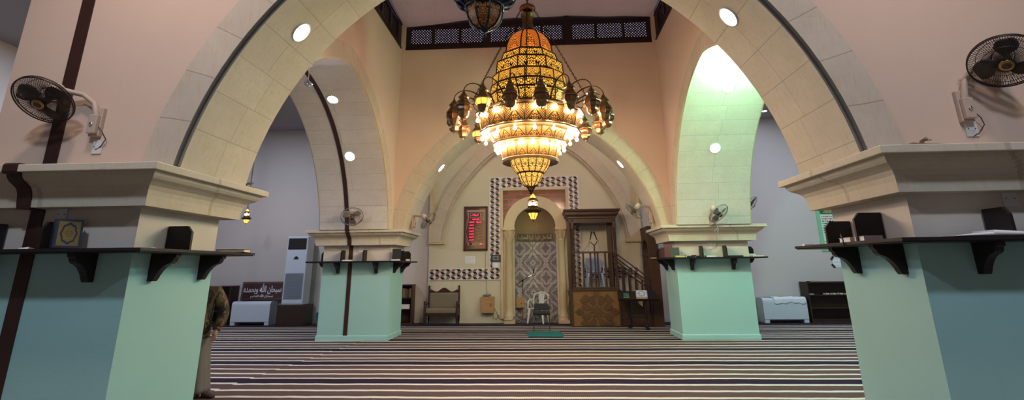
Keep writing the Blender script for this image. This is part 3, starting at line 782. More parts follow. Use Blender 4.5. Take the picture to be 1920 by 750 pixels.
# ------------------------------------------------------------------ wall fans
def axis_matrix(origin, direction, up=(0, 0, 1)):
    z = Vector(direction).normalized(); x = Vector(up).cross(z)
    x = x.normalized() if x.length > 1e-4 else Vector((1, 0, 0)); y = z.cross(x)
    m = Matrix((x, y, z)).transposed().to_4x4(); m.translation = origin; return m
def fan(mount, rz, head, face, label, R=.24, wires=64, dark=True, spin=.3, cord=True, wr=.0021):
    """mount: point on the wall; head: centre of the blades; face: where it blows (world)"""
    r = thing('wall_fan', label, 'fan', mount, rz, 'wall fans')
    inv = Matrix.Rotation(-rz, 3, 'Z'); hc = inv @ (Vector(head)-Vector(mount)); fd = (inv @ Vector(face)).normalized()
    H = axis_matrix(hc, fd)
    b = MB().box(-.055, .055, -.045, 0, -.17, .12); b.box(-.045, .045, -.09, -.045, -.15, .04)
    b.build('wall_bracket', M['fan_cream'], r, bevel=.008)
    back = hc-fd*.20
    MB().tube([(0, -.05, -.02), (0, -.06, .06), (back[0]*.12, -.055, .10+back[2]*.22), (back[0]*.45, -.05+back[1]*.12, .06+back[2]*.66), tuple(back)], [.028, .028, .026, .024, .03], 10).build('arm', M['fan_cream'], r)
    k = MB(); k.lathe([(.0, 0), (.018, 0), (.018, .014), (.0, .016)], 12, axis_matrix((.0, -.085, -.06), (0, -1, 0))); k.build('knob', M['chrome'], r)
    MB().lathe([(.0, -.245), (.035, -.24), (.06, -.22), (.068, -.16), (.07, -.10), (.055, -.07), (.03, -.05), (.0, -.05)], 20, H).build('motor_housing', M['fan_cream'], r)
    for nm, z0, ring, gm in (('guard_front', .07, .045, 1), ('guard_rear', -.075, .075, -1)):
        g = MB()
        def pt(a, rr):
            q = (rr-ring)/(R-ring); z = z0*(1-q**2.4)+gm*.012
            return H @ Vector((rr*math.cos(a), rr*math.sin(a), z))
        rs = [ring, ring+(R-ring)*.45, ring+(R-ring)*.75, ring+(R-ring)*.93, R]
        for i in range(wires):
            a = 2*PI*(i+(.5 if gm < 0 else 0))/wires; g.tube([pt(a, q) for q in rs], wr, 4, caps=False)
        for q, w in ((ring, .004), (ring+(R-ring)*.62, wr*1.3), (R, .0065 if gm > 0 else .005)):
            g.tube([pt(2*PI*i/40, q) for i in range(40)], w, 6, closed=True)
        g.build(nm, M['grille'] if dark else M['fan_grille'], r)
    for i in range(3):
        a0 = spin+2*PI*i/3; bl = MB(); nn, mm = 7, 8; V = []
        for j in range(mm+1):
            q = j/mm; rr = .05+(R*.86-.05)*q; hw = (.35+.62*math.sin(PI*min(1, q*.82+.12)))*.62
            for k_ in range(nn+1):
                s = k_/nn*2-1; a = a0+s*hw+.22*q
                V.append(H @ Vector((rr*math.cos(a), rr*math.sin(a), .028*s*(1-.3*q)-.004)))
        bl.add(V, [(j*(nn+1)+k_, j*(nn+1)+k_+1, (j+1)*(nn+1)+k_+1, (j+1)*(nn+1)+k_) for j in range(mm) for k_ in range(nn)], 0, True)
        bl.build('blade', M['blade_dark'] if dark else M['blade_clear'], r, thick=.003)
    MB().lathe([(.0, .03), (.045, .03), (.05, .0), (.05, -.05)], 20, H).build('hub', M['blade_dark'], r)
    bd = MB().lathe([(.0, .098), (.03, .096), (.034, .09)], 20, H, 0).lathe([(.034, .09), (.05, .086), (.056, .078), (.05, .07)], 24, H, 1)
    bd.build('badge', [plain('badge centre', (72, 42, 36), .4), M['brass']], r)
    if cord:
        MB().tube([(.05, -.05, -.08), (.10, -.05, -.14), (.13, -.03, -.20), (.08, -.015, -.27), (.03, -.01, -.30)], .0045, 6).build('cord', M['darkgrey'] if dark else M['white_pl'], r)
    return r
M['fan_grille'] = plain('pale grille wire', (120, 122, 118), .4, .5)
M['blade_clear'] = plain('smoky fan blade', (128, 120, 114), .3, 0, .1)
fan((-4.37, Y1, 3.07), 0, (-4.72, 4.43, 3.205), (.08, -.63, -.77), 'dusty wall fan on the near left pillar wall', .257, 84, True, .3)
fan((3.80, Y1, 3.00), 0, (4.03, 4.43, 3.30), (-.447, -.536, -.716), 'dusty wall fan on the near right pillar wall', .252, 84, True, 1.2)
fan((-4.64, 12.72, 2.80), 0, (-4.60, 12.45, 2.857), (.30, -.67, -.68), 'wall fan facing forward above the far left pillar', .26, 26, False, 2.6, wr=.0009)
fan((-3.42, 13.62, 2.82), PI/2, (-2.943, 13.40, 2.808), (.75, -.12, -.65), 'wall fan on the soffit springing beside the far left pillar', .25, 26, False, .2, wr=.001)
fan((3.96, 12.70, 2.70), 0, (4.03, 12.33, 2.78), (.426, -.577, -.697), 'wall fan in green light above the far right pillar', .254, 30, False, .5, wr=.001)
fan((2.79, 13.62, 2.84), -PI/2, (2.296, 13.41, 2.977), (-.72, -.12, -.68), 'wall fan on the soffit springing above the pulpit', .247, 26, False, .9, wr=.001)
fan((4.93, 13.72, 3.04), PI/2, (5.255, 13.52, 3.113), (.757, -.205, -.62), 'wall fan on the aisle side of the far right pillar', .227, 30, True, .9, wr=.001)

# ------------------------------------------------------------------ downlights in the arch soffits
def downlight(p, nrm, label, r=.115):
    t = thing('downlight', label, 'ceiling light', p, 0, 'recessed downlights in the arches')
    Mx = axis_matrix((0, 0, 0), nrm)
    MB().lathe([(r, -.03), (r+.018, .0), (r+.014, .010), (r-.004, .012), (r-.006, .004)], 32, Mx).build('rim', M['white_pl'], t)
    MB().lathe([(.0005, .008), (r-.006, .008)], 32, Mx, 0, False).build('diffuser', M['led'], t)
def nrm_x(d):    # inward normal of the soffit at offset d
    z = math.sqrt(RA*RA-(abs(d)+CA)**2); v = Vector((-(abs(d)+CA)*(1 if d > 0 else -1), -z)).normalized(); return v
for yy, where in ((5.3, 'near arch'), (13.74, 'arch before the niche')):
    for s, side in ((-1, 'left'), (1, 'right')):
        d = s*2.405; v = nrm_x(d); downlight((CX+d, yy, soffit(d)), (v[0], 0, v[1]), 'round white downlight in the %s flank of the %s' % (side, where))
for xx, side in ((-4.568, 'left'), (3.998, 'right')):
    for d, hl in ((1.15, 'upper'), (2.422, 'lower')):
        v = nrm_x(d); downlight((xx, CY+d, soffit(d)), (0, v[0], v[1]), '%s round white downlight in the %s arcade soffit' % (hl, side))
downlight((7.1, 16.2, ZC-.001), (0, 0, -1), 'small round downlight in the right aisle ceiling', .07)

# hanging cluster on the left arcade apex, and its lit twin on the right
def cluster(x, y, label, mat):
    t = thing('spot_lamp', label, 'lamp', (x, y, soffit(0))); z = -.0
    MB().lathe([(.0, 0), (.06, 0), (.06, -.03), (.02, -.05), (.012, -.12)], 16).build('ceiling_rose', M['white_pl'], t)
    MB().tube([(0, 0, -.1), (.02, -.01, -.22), (.01, 0, -.34)], .008, 8).build('stem', M['white_pl'], t)
    for k in range(3):
        a = 2*PI*k/3
        b = MB(); b.lathe([(.0, 0), (.022, .0), (.03, .05), (.042, .10), (.036, .115), (.0, .118)], 14, axis_matrix((.01, 0, -.34), (math.cos(a)*.6, math.sin(a)*.6, -.8)))
        b.build('bulb', mat, t)
cluster(-4.6, 9.45, 'unlit lamp cluster hanging from the apex of the left arcade arch', M['chrome'])
cluster(4.0, 9.54, 'glowing greenish lamp cluster at the apex of the right arcade arch', M['flood'])

# ------------------------------------------------------------------ chains
def chain(p, q, link=.062, wire=.006, rw=.016):
    p, q = Vector(p), Vector(q); L = (q-p).length; n = max(2, int(L/(link*.74))); m = MB(); d = (q-p).normalized()
    for i in range(n):
        c = p+(q-p)*((i+.5)/n); A = axis_matrix(c, d, (.3, .95, .1) if i % 2 else (.95, -.3, .1))
        pts = [A @ Vector((rw*math.cos(2*PI*k/8), 0, link*.5*math.sin(2*PI*k/8))) for k in range(8)]
        m.tube(pts, wire, 4, closed=True)
    return m

# ------------------------------------------------------------------ chandelier
ch = thing('chandelier', 'huge tiered brass chandelier with glowing pierced panels, bulbs and ringed lanterns', 'chandelier', (-.205, 9.5, 2.9))
o = ch.location
KX, KY = o[0], o[1]
def ringpt(r, z, k, n, rot): a = rot+2*PI*k/n; return (KX+r*math.cos(a), KY+r*math.sin(a), z)
ROT = -PI/2+math.radians(7)
def tier(prof, n, mat, rot, bw=.014):
    m = MB()
    for k in range(n):
        v = 0.0; wmax = 2*max(r for r, z in prof)*math.sin(PI/n)
        for (r0, z0), (r1, z1) in zip(prof, prof[1:]):      # from bottom to top
            a, b, c, d = ringpt(r0, z0, k, n, rot), ringpt(r0, z0, k+1, n, rot), ringpt(r1, z1, k+1, n, rot), ringpt(r1, z1, k, n, rot)
            dv = math.dist(a, d)/wmax
            m.quad(a, b, c, d, 0, [(0, v), (1, v), (1, v+dv), (0, v+dv)]); v += dv
    p = m.build('pierced_tier', mat, ch, o)
    f = MB()
    for k in range(n): f.tube([ringpt(r, z, k, n, rot) for r, z in prof], bw, 6)
    for r, z in (prof[0], prof[-1]): f.tube([ringpt(r, z, k, n, rot) for k in range(n)], bw*1.1, 6, closed=True)
    f.build('tier_frame', M['bronze'], p)
    p.children[0].location = (-o[0], -o[1], -o[2])
r8, r16 = ROT-PI/8, ROT-PI/16
tier([(.485, 5.63), (.465, 5.78), (.41, 5.93), (.33, 6.04), (.235, 6.11)], 8, M['fil_orange'], r8)
tier([(.585, 5.445), (.535, 5.60)], 8, M['fil_gold'], r8)
tier([(.69, 5.17), (.665, 5.40)], 8, M['fil_gold'], r8)
tier([(.73, 4.95), (.71, 5.14)], 16, M['fil_gold'], r16-PI/16*0, .012)
tier([(.76, 4.775), (.745, 4.93)], 16, M['fil_leaf'], r16, .012)
tier([(.73, 4.44), (.755, 4.76)], 16, M['fil_leaf'], r16, .012)
tier([(.90, 4.06), (.985, 4.37)], 16, M['fil_arch'], r16)
tier([(.66, 3.85), (.76, 4.03)], 16, M['fil_arch'], r16, .012)
tier([(.50, 3.54), (.59, 3.82)], 16, M['fil_arch'], r16, .012)
tier([(.25, 3.30), (.31, 3.36), (.355, 3.45), (.375, 3.53)], 16, M['fil_bowl'], r16, .008)
tier([(.05, 3.05), (.13, 3.09), (.19, 3.17), (.235, 3.29)], 12, M['fil_bowl'], ROT, .008)
def lath(name, prof, n, mat, rot=r16, smooth=False): return MB().lathe(prof, n, None, 0, smooth, rot, (KX, KY, 0)).build(name, mat, ch, o)
lath('neck', [(.0, 6.54), (.12, 6.54), (.145, 6.53), (.12, 6.47), (.105, 6.38), (.115, 6.28), (.16, 6.19), (.24, 6.115)], 8, M['bronze_brushed'], r8)
lath('canopy', [(.0, 6.60), (.10, 6.60), (.155, 6.635), (.165, 6.67), (.15, 6.71), (.09, 6.755), (.03, 6.78), (.0, 6.785)], 32, M['copper'], 0, True)
lath('ring', [(.73, 4.42), (1.03, 4.42), (1.05, 4.40), (1.03, 4.375), (.73, 4.375)], 16, M['bronze_brushed'])
lath('ring', [(.74, 4.055), (.95, 4.065), (.965, 4.045), (.95, 4.025), (.66, 4.02)], 16, M['bronze_brushed'])
lath('ring', [(.57, 3.85), (.70, 3.855), (.715, 3.835), (.70, 3.815), (.50, 3.81)], 16, M['bronze_brushed'])
lath('ring', [(.30, 3.555), (.52, 3.55), (.535, 3.535), (.525, 3.49), (.36, 3.525)], 16, M['bronze_brushed'])
fi = MB()
for k in range(8):
    a = ROT+2*PI*k/8; fi.tube([(KX+.10*math.cos(a), KY+.10*math.sin(a), 3.08), (KX+.05*math.cos(a), KY+.05*math.sin(a), 3.01), (KX+.012*math.cos(a), KY+.012*math.sin(a), 2.94)], [.012, .010, .008], 6)
fi.lathe([(.0, 2.90), (.02, 2.92), (.03, 2.95), (.02, 2.985)], 10, None, 0, True, 0, (KX, KY, 0)); fi.build('finial', M['bronze'], ch, o)
for R_, z_ in ((.985, 4.375), (.89, 4.02), (.64, 3.81)):
    for k in range(16):
        a = ROT+2*PI*(k+.0)/16; c = (KX+R_*math.cos(a), KY+R_*math.sin(a), 0)
        s_ = MB().lathe([(.018, z_), (.018, z_-.035), (.014, z_-.04)], 10, None, 0, True, 0, c).build('socket', M['white_pl'], ch, o)
        b_ = MB(); b_.lathe([(.004, z_-.036), (.014, z_-.042), (.027, z_-.062), (.030, z_-.080), (.024, z_-.098), (.010, z_-.108), (.002, z_-.110)], 12, None, 0, True, 0, c)
        b_.build('bulb', M['bulb'], s_, o)
        s_.children[0].location = (0, 0, 0)
lit = {16, 11}
for k in range(18):
    a = ROT+math.radians(2)+2*PI*k/18; ca, sa = math.cos(a), math.sin(a); R_ = 1.45
    P = lambda r, z: (KX+r*ca, KY+r*sa, z)
    bz = [(.80, 4.50), (.95, 4.86), (1.36, 4.90), (1.45, 4.66)]
    cv = [tuple(sum(w*q[i_] for w, q in zip(((1-t)**3, 3*t*(1-t)**2, 3*t*t*(1-t), t**3), bz)) for i_ in (0, 1)) for t in [k_/12 for k_ in range(13)]]
    arm = MB().tube([P(r_, z_) for r_, z_ in cv], [.015-.0006*k_ for k_ in range(13)], 8)
    arm.tube([P(.86, 4.55), P(.97, 4.52), P(1.06, 4.58), P(1.08, 4.66)], .007, 6); arm.build('lantern_arm', M['bronze'], ch, o)
    c = P(R_, 0)
    rf = MB().lathe([(0.0045, 4.6730), (0.0134, 4.6518), (0.0134, 4.6306), (0.0224, 4.6041), (0.0504, 4.5617), (0.0762, 4.5299), (0.0952, 4.5140), (0.0952, 4.5002), (0.0739, 4.4928), (0.0806, 4.4557), (0.1064, 4.4133), (0.1400, 4.3762), (0.1478, 4.3677), (0.1478, 4.3529), (0.1176, 4.3497)], 8, None, 0, False, a+PI/8, c)
    lo = rf.build('lantern', M['bronze_brushed'], ch, o)
    gl = MB().lathe([(0.1254, 4.3497), (0.1389, 4.3126), (0.1322, 4.2755), (0.1030, 4.2490)], 8, None, 0, False, a+PI/8, c).build('lantern_glass', M['lamp_glass'] if k in lit else M['lamp_off'], lo, o)
    cg = MB()
    for j in range(8):
        b = a+PI/8+2*PI*j/8; Q = lambda r, z: (c[0]+r*math.cos(b), c[1]+r*math.sin(b), z)
        cg.tube([Q(0.1254, 4.3497), Q(0.1411, 4.3126), Q(0.1344, 4.2755), Q(0.1053, 4.2490)], .006, 5)
    cg.lathe([(0.1053, 4.2543), (0.1098, 4.2437), (0.0952, 4.2331), (0.0986, 4.1960), (0.0840, 4.1589), (0.0504, 4.1324), (0.0134, 4.1218), (0.0112, 4.1006), (0.0022, 4.0900)], 8, None, 0, False, a+PI/8, c)
    cg.build('lantern_cage', M['bronze_brushed'], lo, o)
lath('arm_ring', [(.775, 4.50), (.80, 4.52), (.825, 4.50), (.80, 4.48), (.775, 4.50)], 32, M['bronze'], 0, True)
for k in range(4):
    a = ROT-math.radians(8)+PI/2*k; ca, sa = math.cos(a), math.sin(a)
    chain((KX+.15*ca, KY+.15*sa, 6.62), (KX+1.10*ca, KY+1.10*sa, 4.74)).build('chain', M['bronze'], ch, o)
chain((KX, KY, 6.78), (KX, KY, 8.2), .09, .009, .022).build('chain', M['bronze'], ch, o)

# ------------------------------------------------------------------ pendant lanterns
M['iron'] = plain('blue black iron', (42, 46, 54), .3, .8, .3, 12)
def pendant(loc, s, top, label, lit_, rot=PI/8):
    """loc: tip of the finial; top: height the chain hangs from"""
    t = thing('pendant_lantern', label, 'hanging lamp', loc, 0, 'pendant lanterns')
    S = lambda prof: [(r*s, z*s) for r, z in prof]
    met = M['bronze'] if lit_ else M['iron']
    MB().lathe(S([(.135, .235), (.215, .285), (.222, .30), (.215, .312), (.19, .318), (.15, .345), (.128, .40), (.125, .41)]), 16, None, 0, False, 0).build('flange', met, t)
    uvm = MB(); n = 8; pr = S([(.03, .062), (.065, .075), (.088, .10), (.092, .13), (.096, .14), (.12, .17), (.135, .235)] if lit_ else [(.035, .062), (.085, .09), (.118, .135), (.132, .19), (.135, .235)])
    for k in range(n):
        v = 0; w = 2*.135*s*math.sin(PI/n)
        for (r0, z0), (r1, z1) in zip(pr, pr[1:]):
            q = lambda r, z, kk: (r*math.cos(rot+2*PI*kk/n), r*math.sin(rot+2*PI*kk/n), z)
            a, b, c, d = q(r0, z0, k), q(r0, z0, k+1), q(r1, z1, k+1), q(r1, z1, k); dv = math.dist(a, d)/w
            uvm.quad(a, b, c, d, 0, [(0, v), (1, v), (1, v+dv), (0, v+dv)]); v += dv
    bowl = uvm.build('bowl', M['lamp_glass'] if lit_ else M['fil_dim'], t)
    f = MB()
    for k in range(n): f.tube([(r*1.02*math.cos(rot+2*PI*k/n), r*1.02*math.sin(rot+2*PI*k/n), z) for r, z in pr], .0075*s, 6)
    f.tube([(.137*s*math.cos(2*PI*k/24), .137*s*math.sin(2*PI*k/24), .236*s) for k in range(24)], .012*s, 6, closed=True)
    f.build('bowl_ribs', met, bowl)
    if lit_:
        u = MB().lathe(S([(.137, .24), (.212, .285)]), 16, None, 0, False, 0); u.build('upper_glass', M['lamp_glass'], t)
        g = MB()
        for k in range(16): g.tube([(.139*s*math.cos(2*PI*k/16), .139*s*math.sin(2*PI*k/16), .238*s), (.216*s*math.cos(2*PI*k/16), .216*s*math.sin(2*PI*k/16), .286*s)], .006*s, 5)
        g.build('glass_ribs', met, t)
        MB().sphere((0, 0, .47*s), .03*s).build('bulb', M['bulb'], t)
    else:
        sc = MB()
        for k in range(16):
            a = 2*PI*k/16
            sc.tube([(.15*s*math.cos(a), .15*s*math.sin(a), .245*s), (.19*s*math.cos(a+.12), .19*s*math.sin(a+.12), .262*s), (.222*s*math.cos(a+.05), .222*s*math.sin(a+.05), .30*s)], .008*s, 5)
            sc.tube([(.222*s*math.cos(a), .222*s*math.sin(a), .302*s), (.235*s*math.cos(a+.2), .235*s*math.sin(a+.2), .33*s), (.222*s*math.cos(a+.39), .222*s*math.sin(a+.39), .302*s)], .006*s, 5)
        sc.build('scrollwork', met, t)
    ca = MB()
    for k in range(8):
        a = 2*PI*k/8; ca.tube([(.127*s*math.cos(a), .127*s*math.sin(a), .40*s), (.115*s*math.cos(a), .115*s*math.sin(a), .54*s)], .008*s, 6)
    ca.lathe(S([(.115, .54), (.14, .55), (.14, .565), (.10, .585), (.075, .62)]), 12, None, 0, False, 0); ca.build('chimney_cage', met, t)
    MB().lathe(S([(.118, .41), (.108, .54)]), 16).build('chimney_glass', glass('clear chimney glass', alpha=.15), t)
    MB().lathe(S([(.075, .62), (.072, .65), (.05, .69), (.02, .715), (.006, .74)]), 8, None, 0, False, 0).build('cap', M['lamp_glass'] if lit_ else met, t)
    MB().lathe(S([(.0, .0), (.012, .008), (.016, .02), (.008, .032), (.022, .045), (.03, .055), (.04, .066)]), 10).build('finial', met, t)
    chain((0, 0, .74*s), (0, 0, top-loc[2]), .05*max(s, .8), .005, .013).build('chain', met, t)
    if lit_:
        for k in range(3):
            a = 2*PI*k/3+.4; MB().tube([(.2*s*math.cos(a), .2*s*math.sin(a), .32*s), (.10*s*math.cos(a), .10*s*math.sin(a), .62*s), (0, 0, .86*s)], .004, 5).build('hanger', met, t)
    return t
pendant((-.60, 5.3, 4.10), 1.55, soffit(-.3), 'dark unlit iron lantern hanging under the near arch', False)
pendant((-.25, 13.67, 2.76), 1.0, soffit(0), 'lit amber lantern hanging in front of the niche', True)
pendant((-9.0, 15.5, 2.97), .64, ZC, 'small lit lantern in the left aisle', True)
# ------------------------------------------------------------------ pulpit
def twisted(mb, x, y, z0, z1, w, turns, n=28, mi=0):
    V = []
    for i in range(n+1):
        t = i/n; a = 2*PI*turns*t
        for k in range(4):
            b = a+PI/4+PI/2*k; V.append((x+w*math.cos(b), y+w*math.sin(b), z0+(z1-z0)*t))
    mb.add(V, [(i*4+k, i*4+(k+1) % 4, (i+1)*4+(k+1) % 4, (i+1)*4+k) for i in range(n) for k in range(4)], mi, False)
def turned(mb, x, y, z0, z1, r, mi=0):
    h = z1-z0; p = [(.8, 0), (1, .02), (1, .06), (.6, .08), (.9, .11), (.6, .14), (.75, .3), (.8, .5), (.75, .7), (.6, .86), (.9, .89), (.6, .92), (1, .94), (1, .98), (.8, 1)]
    mb.lathe([(a*r, z0+b*h) for a, b in p], 12, None, mi, True, 0, (x, y, 0))
mn = thing('pulpit', 'carved wooden pulpit with canopy, railings, steps and star panel', 'pulpit', (1.45, 16.3, 0)); o = mn.location
PX0, PX1, PY0, PY1, PZ = .74, 2.13, 15.76, 16.92, 1.02
MB().box(PX0, PX1, PY0+.04, PY1, 0, PZ-.04).build('base', M['walnut_x'], mn, o)
fp = MB().box(PX0+.05, PX1-.02, PY0+.015, PY0+.04, .03, PZ-.05); fpo = fp.build('front_panel', M['oak'], mn, o)
f = MB().box(PX0-.01, PX0+.06, PY0-.01, PY0+.05, 0, PZ).box(PX1-.04, PX1+.01, PY0-.01, PY0+.05, 0, PZ).box(PX0-.02, PX1+.02, PY0-.02, PY1, PZ-.045, PZ).box(PX0, PX1, PY0, PY0+.05, 0, .035)
f.build('base_frame', M['walnut_x'], mn, o, bevel=.006)
def clipz(poly, z0, keep_above=True):
    out = []
    for i, p in enumerate(poly):
        q = poly[(i+1) % len(poly)]; a = (p[1] >= z0) == keep_above; b = (q[1] >= z0) == keep_above
        if a: out.append(p)
        if a != b: t = (z0-p[1])/(q[1]-p[1]); out.append((p[0]+(q[0]-p[0])*t, z0))
    return out
SX, SZ = 1.47, .41
def star_piece(poly):
    poly = clipz([(SX+x, SZ+z) for x, z in poly], .05)
    poly = clipz(poly, PZ-.06, False)
    if len(poly) > 2: return MB().prism(poly, 'xz', PY0-.012, PY0+.02)
def rot2(poly, a): return [(x*math.cos(a)-y*math.sin(a), x*math.sin(a)+y*math.cos(a)) for x, y in poly]
M['oak_dark'] = wood('dark carved oak', (92, 64, 38), 0)
s8 = []
for k in range(16):
    r_ = .215 if k % 2 == 0 else .115; s8.append((r_*math.sin(2*PI*k/16), r_*math.cos(2*PI*k/16)))
star_piece(s8).build('star', M['oak_dark'], fpo, o, bevel=.006)
for k in range(8):
    a = PI/8+PI/4*k
    p = star_piece(rot2([(0, .175), (.075, .25), (.105, .38), (.075, .445), (-.075, .445), (-.105, .38), (-.075, .25)], a))
    if p: p.build('petal', M['oak_dark'], fpo, o, bevel=.012)
    p = star_piece(rot2([(0, .36), (.10, .50), (.0, .64), (-.10, .50)] if k % 2 == 0 else [(0, .36), (.12, .46), (.13, .56), (-.13, .56), (-.12, .46)], PI/4*k))
    if p: p.build('kite', M['oak_dark'], fpo, o, bevel=.012)
# posts and canopy
for x, y in ((.86, 15.86), (2.10, 15.86), (.86, 16.84), (2.10, 16.84)):
    p = MB(); twisted(p, x, y, PZ+.06, 2.95, .048, 9, 90) if y < 16 else p.box(x-.055, x+.055, y-.055, y+.055, PZ, 2.96)
    if y < 16:
        turned(p, x, y, 2.72, 2.99, .07); turned(p, x, y, PZ, PZ+.2, .065); turned(p, x, y, 1.98, 2.16, .062)
    p.build('post', M['walnut'], mn, o)
for x0, x1, y0, y1, nm in ((.70, .80, 16.0, 16.14, 'side_post'), (1.93, 2.06, 16.25, 16.40, 'side_post')): MB().box(x0, x1, y0, y1, PZ, 2.97).build(nm, M['walnut'], mn, o)
cn = MB(); rect_loft(cn, .80, 2.10, 15.86, 16.88, [(0, 2.95), (.04, 2.95), (.04, 3.01), (.07, 3.03), (.07, 3.07), (.12, 3.12), (.14, 3.13), (.14, 3.20), (.17, 3.22), (.19, 3.27), (.19, 3.29), (0, 3.29)])
cn.box(.78, 2.12, 15.84, 16.9, 2.93, 2.97)
for i in range(26):
    x = .74+1.42*i/25; cn.box(x-.014, x+.014, 15.70, 15.73, 3.14, 3.19)
cn.build('canopy', M['walnut_x'], mn, o)
MB().box(.78, 2.12, 15.84, 16.9, 2.90, 2.93).build('canopy_ceiling', M['walnut_x'], mn, o)
MB().box(.90, 2.10, 15.83, 15.90, 2.02, 2.07).build('top_rail', M['walnut_x'], mn, o, bevel=.008)
MB().box(.90, 2.10, 15.835, 15.895, PZ, PZ+.05).build('bottom_rail', M['walnut_x'], mn, o, bevel=.008)
for x in (1.15, 1.36, 1.57, 1.79, 1.97):
    b = MB(); twisted(b, x, 15.865, PZ+.05, 2.02, .028, 6, 60); turned(b, x, 15.865, PZ+.05, PZ+.2, .034); turned(b, x, 15.865, 1.86, 2.02, .034); b.build('baluster', M['walnut'], mn, o)
MB().tube([(.985, 15.84, PZ), (.985, 15.84, 2.02)], .016, 8).build('brass_bar', M['brass'], mn, o)
# stairs towards the right
NS = 4; SXE = 3.06
for k in range(NS):
    x0 = PX1+(SXE-PX1)*k/NS; x1 = PX1+(SXE-PX1)*(k+1)/NS; zt = PZ-(PZ)*(k+1)/(NS+1)
    MB().box(x0, x1, PY0+.10, PY1-.05, 0, zt).build('step', M['walnut_x'], mn, o)
    MB().box(x0+.02, x1-.01, PY0+.24, PY1-.2, zt, zt+.012).build('tread_cover', M['white_pl'], mn, o)
sd = MB().prism([(PX1, 0), (SXE, 0), (SXE, .30), (PX1, 1.02)], 'xz', PY0+.05, PY0+.10); sd.build('stair_side', M['walnut_x'], mn, o)
sd = MB().prism([(PX1, 0), (SXE, 0), (SXE, .30), (PX1, 1.02)], 'xz', PY1-.05, PY1); sd.build('stair_side', M['walnut_x'], mn, o)
for yy in (PY0+.08, PY1-.03):
    hr = MB()
    for za, zb in ((2.0, 1.28), (1.78, 1.08)): hr.hexa([(PX1, yy-.03, za-.04), (SXE, yy-.03, zb-.04), (SXE, yy+.03, zb-.04), (PX1, yy+.03, za-.04)], [(PX1, yy-.03, za), (SXE, yy-.03, zb), (SXE, yy+.03, zb), (PX1, yy+.03, za)])
    hr.build('handrail', M['walnut_x'], mn, o, bevel=.006)
    for k in range(5):
        x = PX1+.12+(SXE-PX1-.2)*k/4; t = (x-PX1)/(SXE-PX1); b = MB(); za, zb = 1.0-.72*t, 1.76-.70*t
        twisted(b, x, yy, za, zb, .028, 4, 40); turned(b, x, yy, za, za+.14, .034); turned(b, x, yy, zb-.14, zb, .034); b.build('baluster', M['walnut'], mn, o)
# gateway at the foot of the stairs
gx0, gx1 = 3.05, 3.33
def gate():
    g = MB()
    ya, yb = PY0+.02, PY1+.0; zt = 2.72
    inner = [(ya+.16, 0)]+[(ya+.16+ (yb-ya-.32)/2*(1-math.cos(PI*i/16)), 2.02+.38*math.sin(PI*i/16)) for i in range(17)]+[(yb-.16, 0)]
    for (a, b) in zip(inner, inner[1:]):
        if abs(a[0]-b[0]) > 1e-6:
            g.quad((gx0, a[0], a[1]), (gx0, b[0], b[1]), (gx0, b[0], zt), (gx0, a[0], zt)); g.quad((gx1, a[0], a[1]), (gx1, b[0], b[1]), (gx1, b[0], zt), (gx1, a[0], zt))
            g.quad((gx0, a[0], a[1]), (gx0, b[0], b[1]), (gx1, b[0], b[1]), (gx1, a[0], a[1]))
    g.box(gx0, gx1, ya, ya+.16, 0, zt).box(gx0, gx1, yb-.16, yb, 0, zt).box(gx0-.01, gx1+.02, ya-.02, yb, zt, zt+.05)
    g.box(gx0-.015, gx1+.015, ya-.015, ya+.175, 1.93, 1.98).box(gx0-.015, gx1+.015, yb-.175, yb, 1.93, 1.98)
    g.build('gateway', M['walnut'], mn, o)
gate()
# things on the pulpit
br = thing('book_rest', 'small y shaped wooden book rest behind the pulpit railing', 'book rest', (1.50, 15.98, PZ))
MB().tube([(0, 0, 0), (0, 0, 1.22)], .022, 10).build('stand', M['walnut'], br)
b = MB(); b.hexa([(-.13, -.03, 1.33), (0, -.03, 1.20), (0, .03, 1.20), (-.13, .03, 1.33)], [(-.14, -.03, 1.36), (0, -.03, 1.24), (0, .03, 1.24), (-.14, .03, 1.36)]); b.hexa([(0, -.03, 1.20), (.13, -.03, 1.35), (.13, .03, 1.35), (0, .03, 1.20)], [(0, -.03, 1.24), (.12, -.03, 1.39), (.12, .03, 1.39), (0, .03, 1.24)])
b.build('rest', M['walnut'], br)
for x, dx, lab in ((1.33, .05, 'left of the two gooseneck microphones above the pulpit rail'), (1.64, -.07, 'right of the two gooseneck microphones above the pulpit rail')):
    m = thing('microphone', lab, 'microphone', (x, 15.88, 2.07), 0, 'pulpit microphones')
    s_ = .9 if dx > 0 else -.9
    MB().tube([(-.02*s_, 0, 0), (0, 0, .12), (.03*s_, 0, .26), (dx, 0, .36)], .006, 6).build('gooseneck', M['chrome'], m)
    MB().tube([(dx*.9, 0, .33), (dx*1.5, -.01, .46), (dx*1.9, -.015, .52)], [.016, .02, .024], 10).build('grip', M['black'], m)
    MB().sphere((dx*2.0, -.017, .545), .032).build('head', M['darkgrey'], m)
    MB().tube([(dx, .02, .34), (dx*.2-.02, .02, .2), (-.12*s_, .03, .08), (-.25*s_ if s_ > 0 else -.12, .03, -.06)], .005, 6).build('cable', M['white_pl'] if s_ < 0 else M['black'], m)

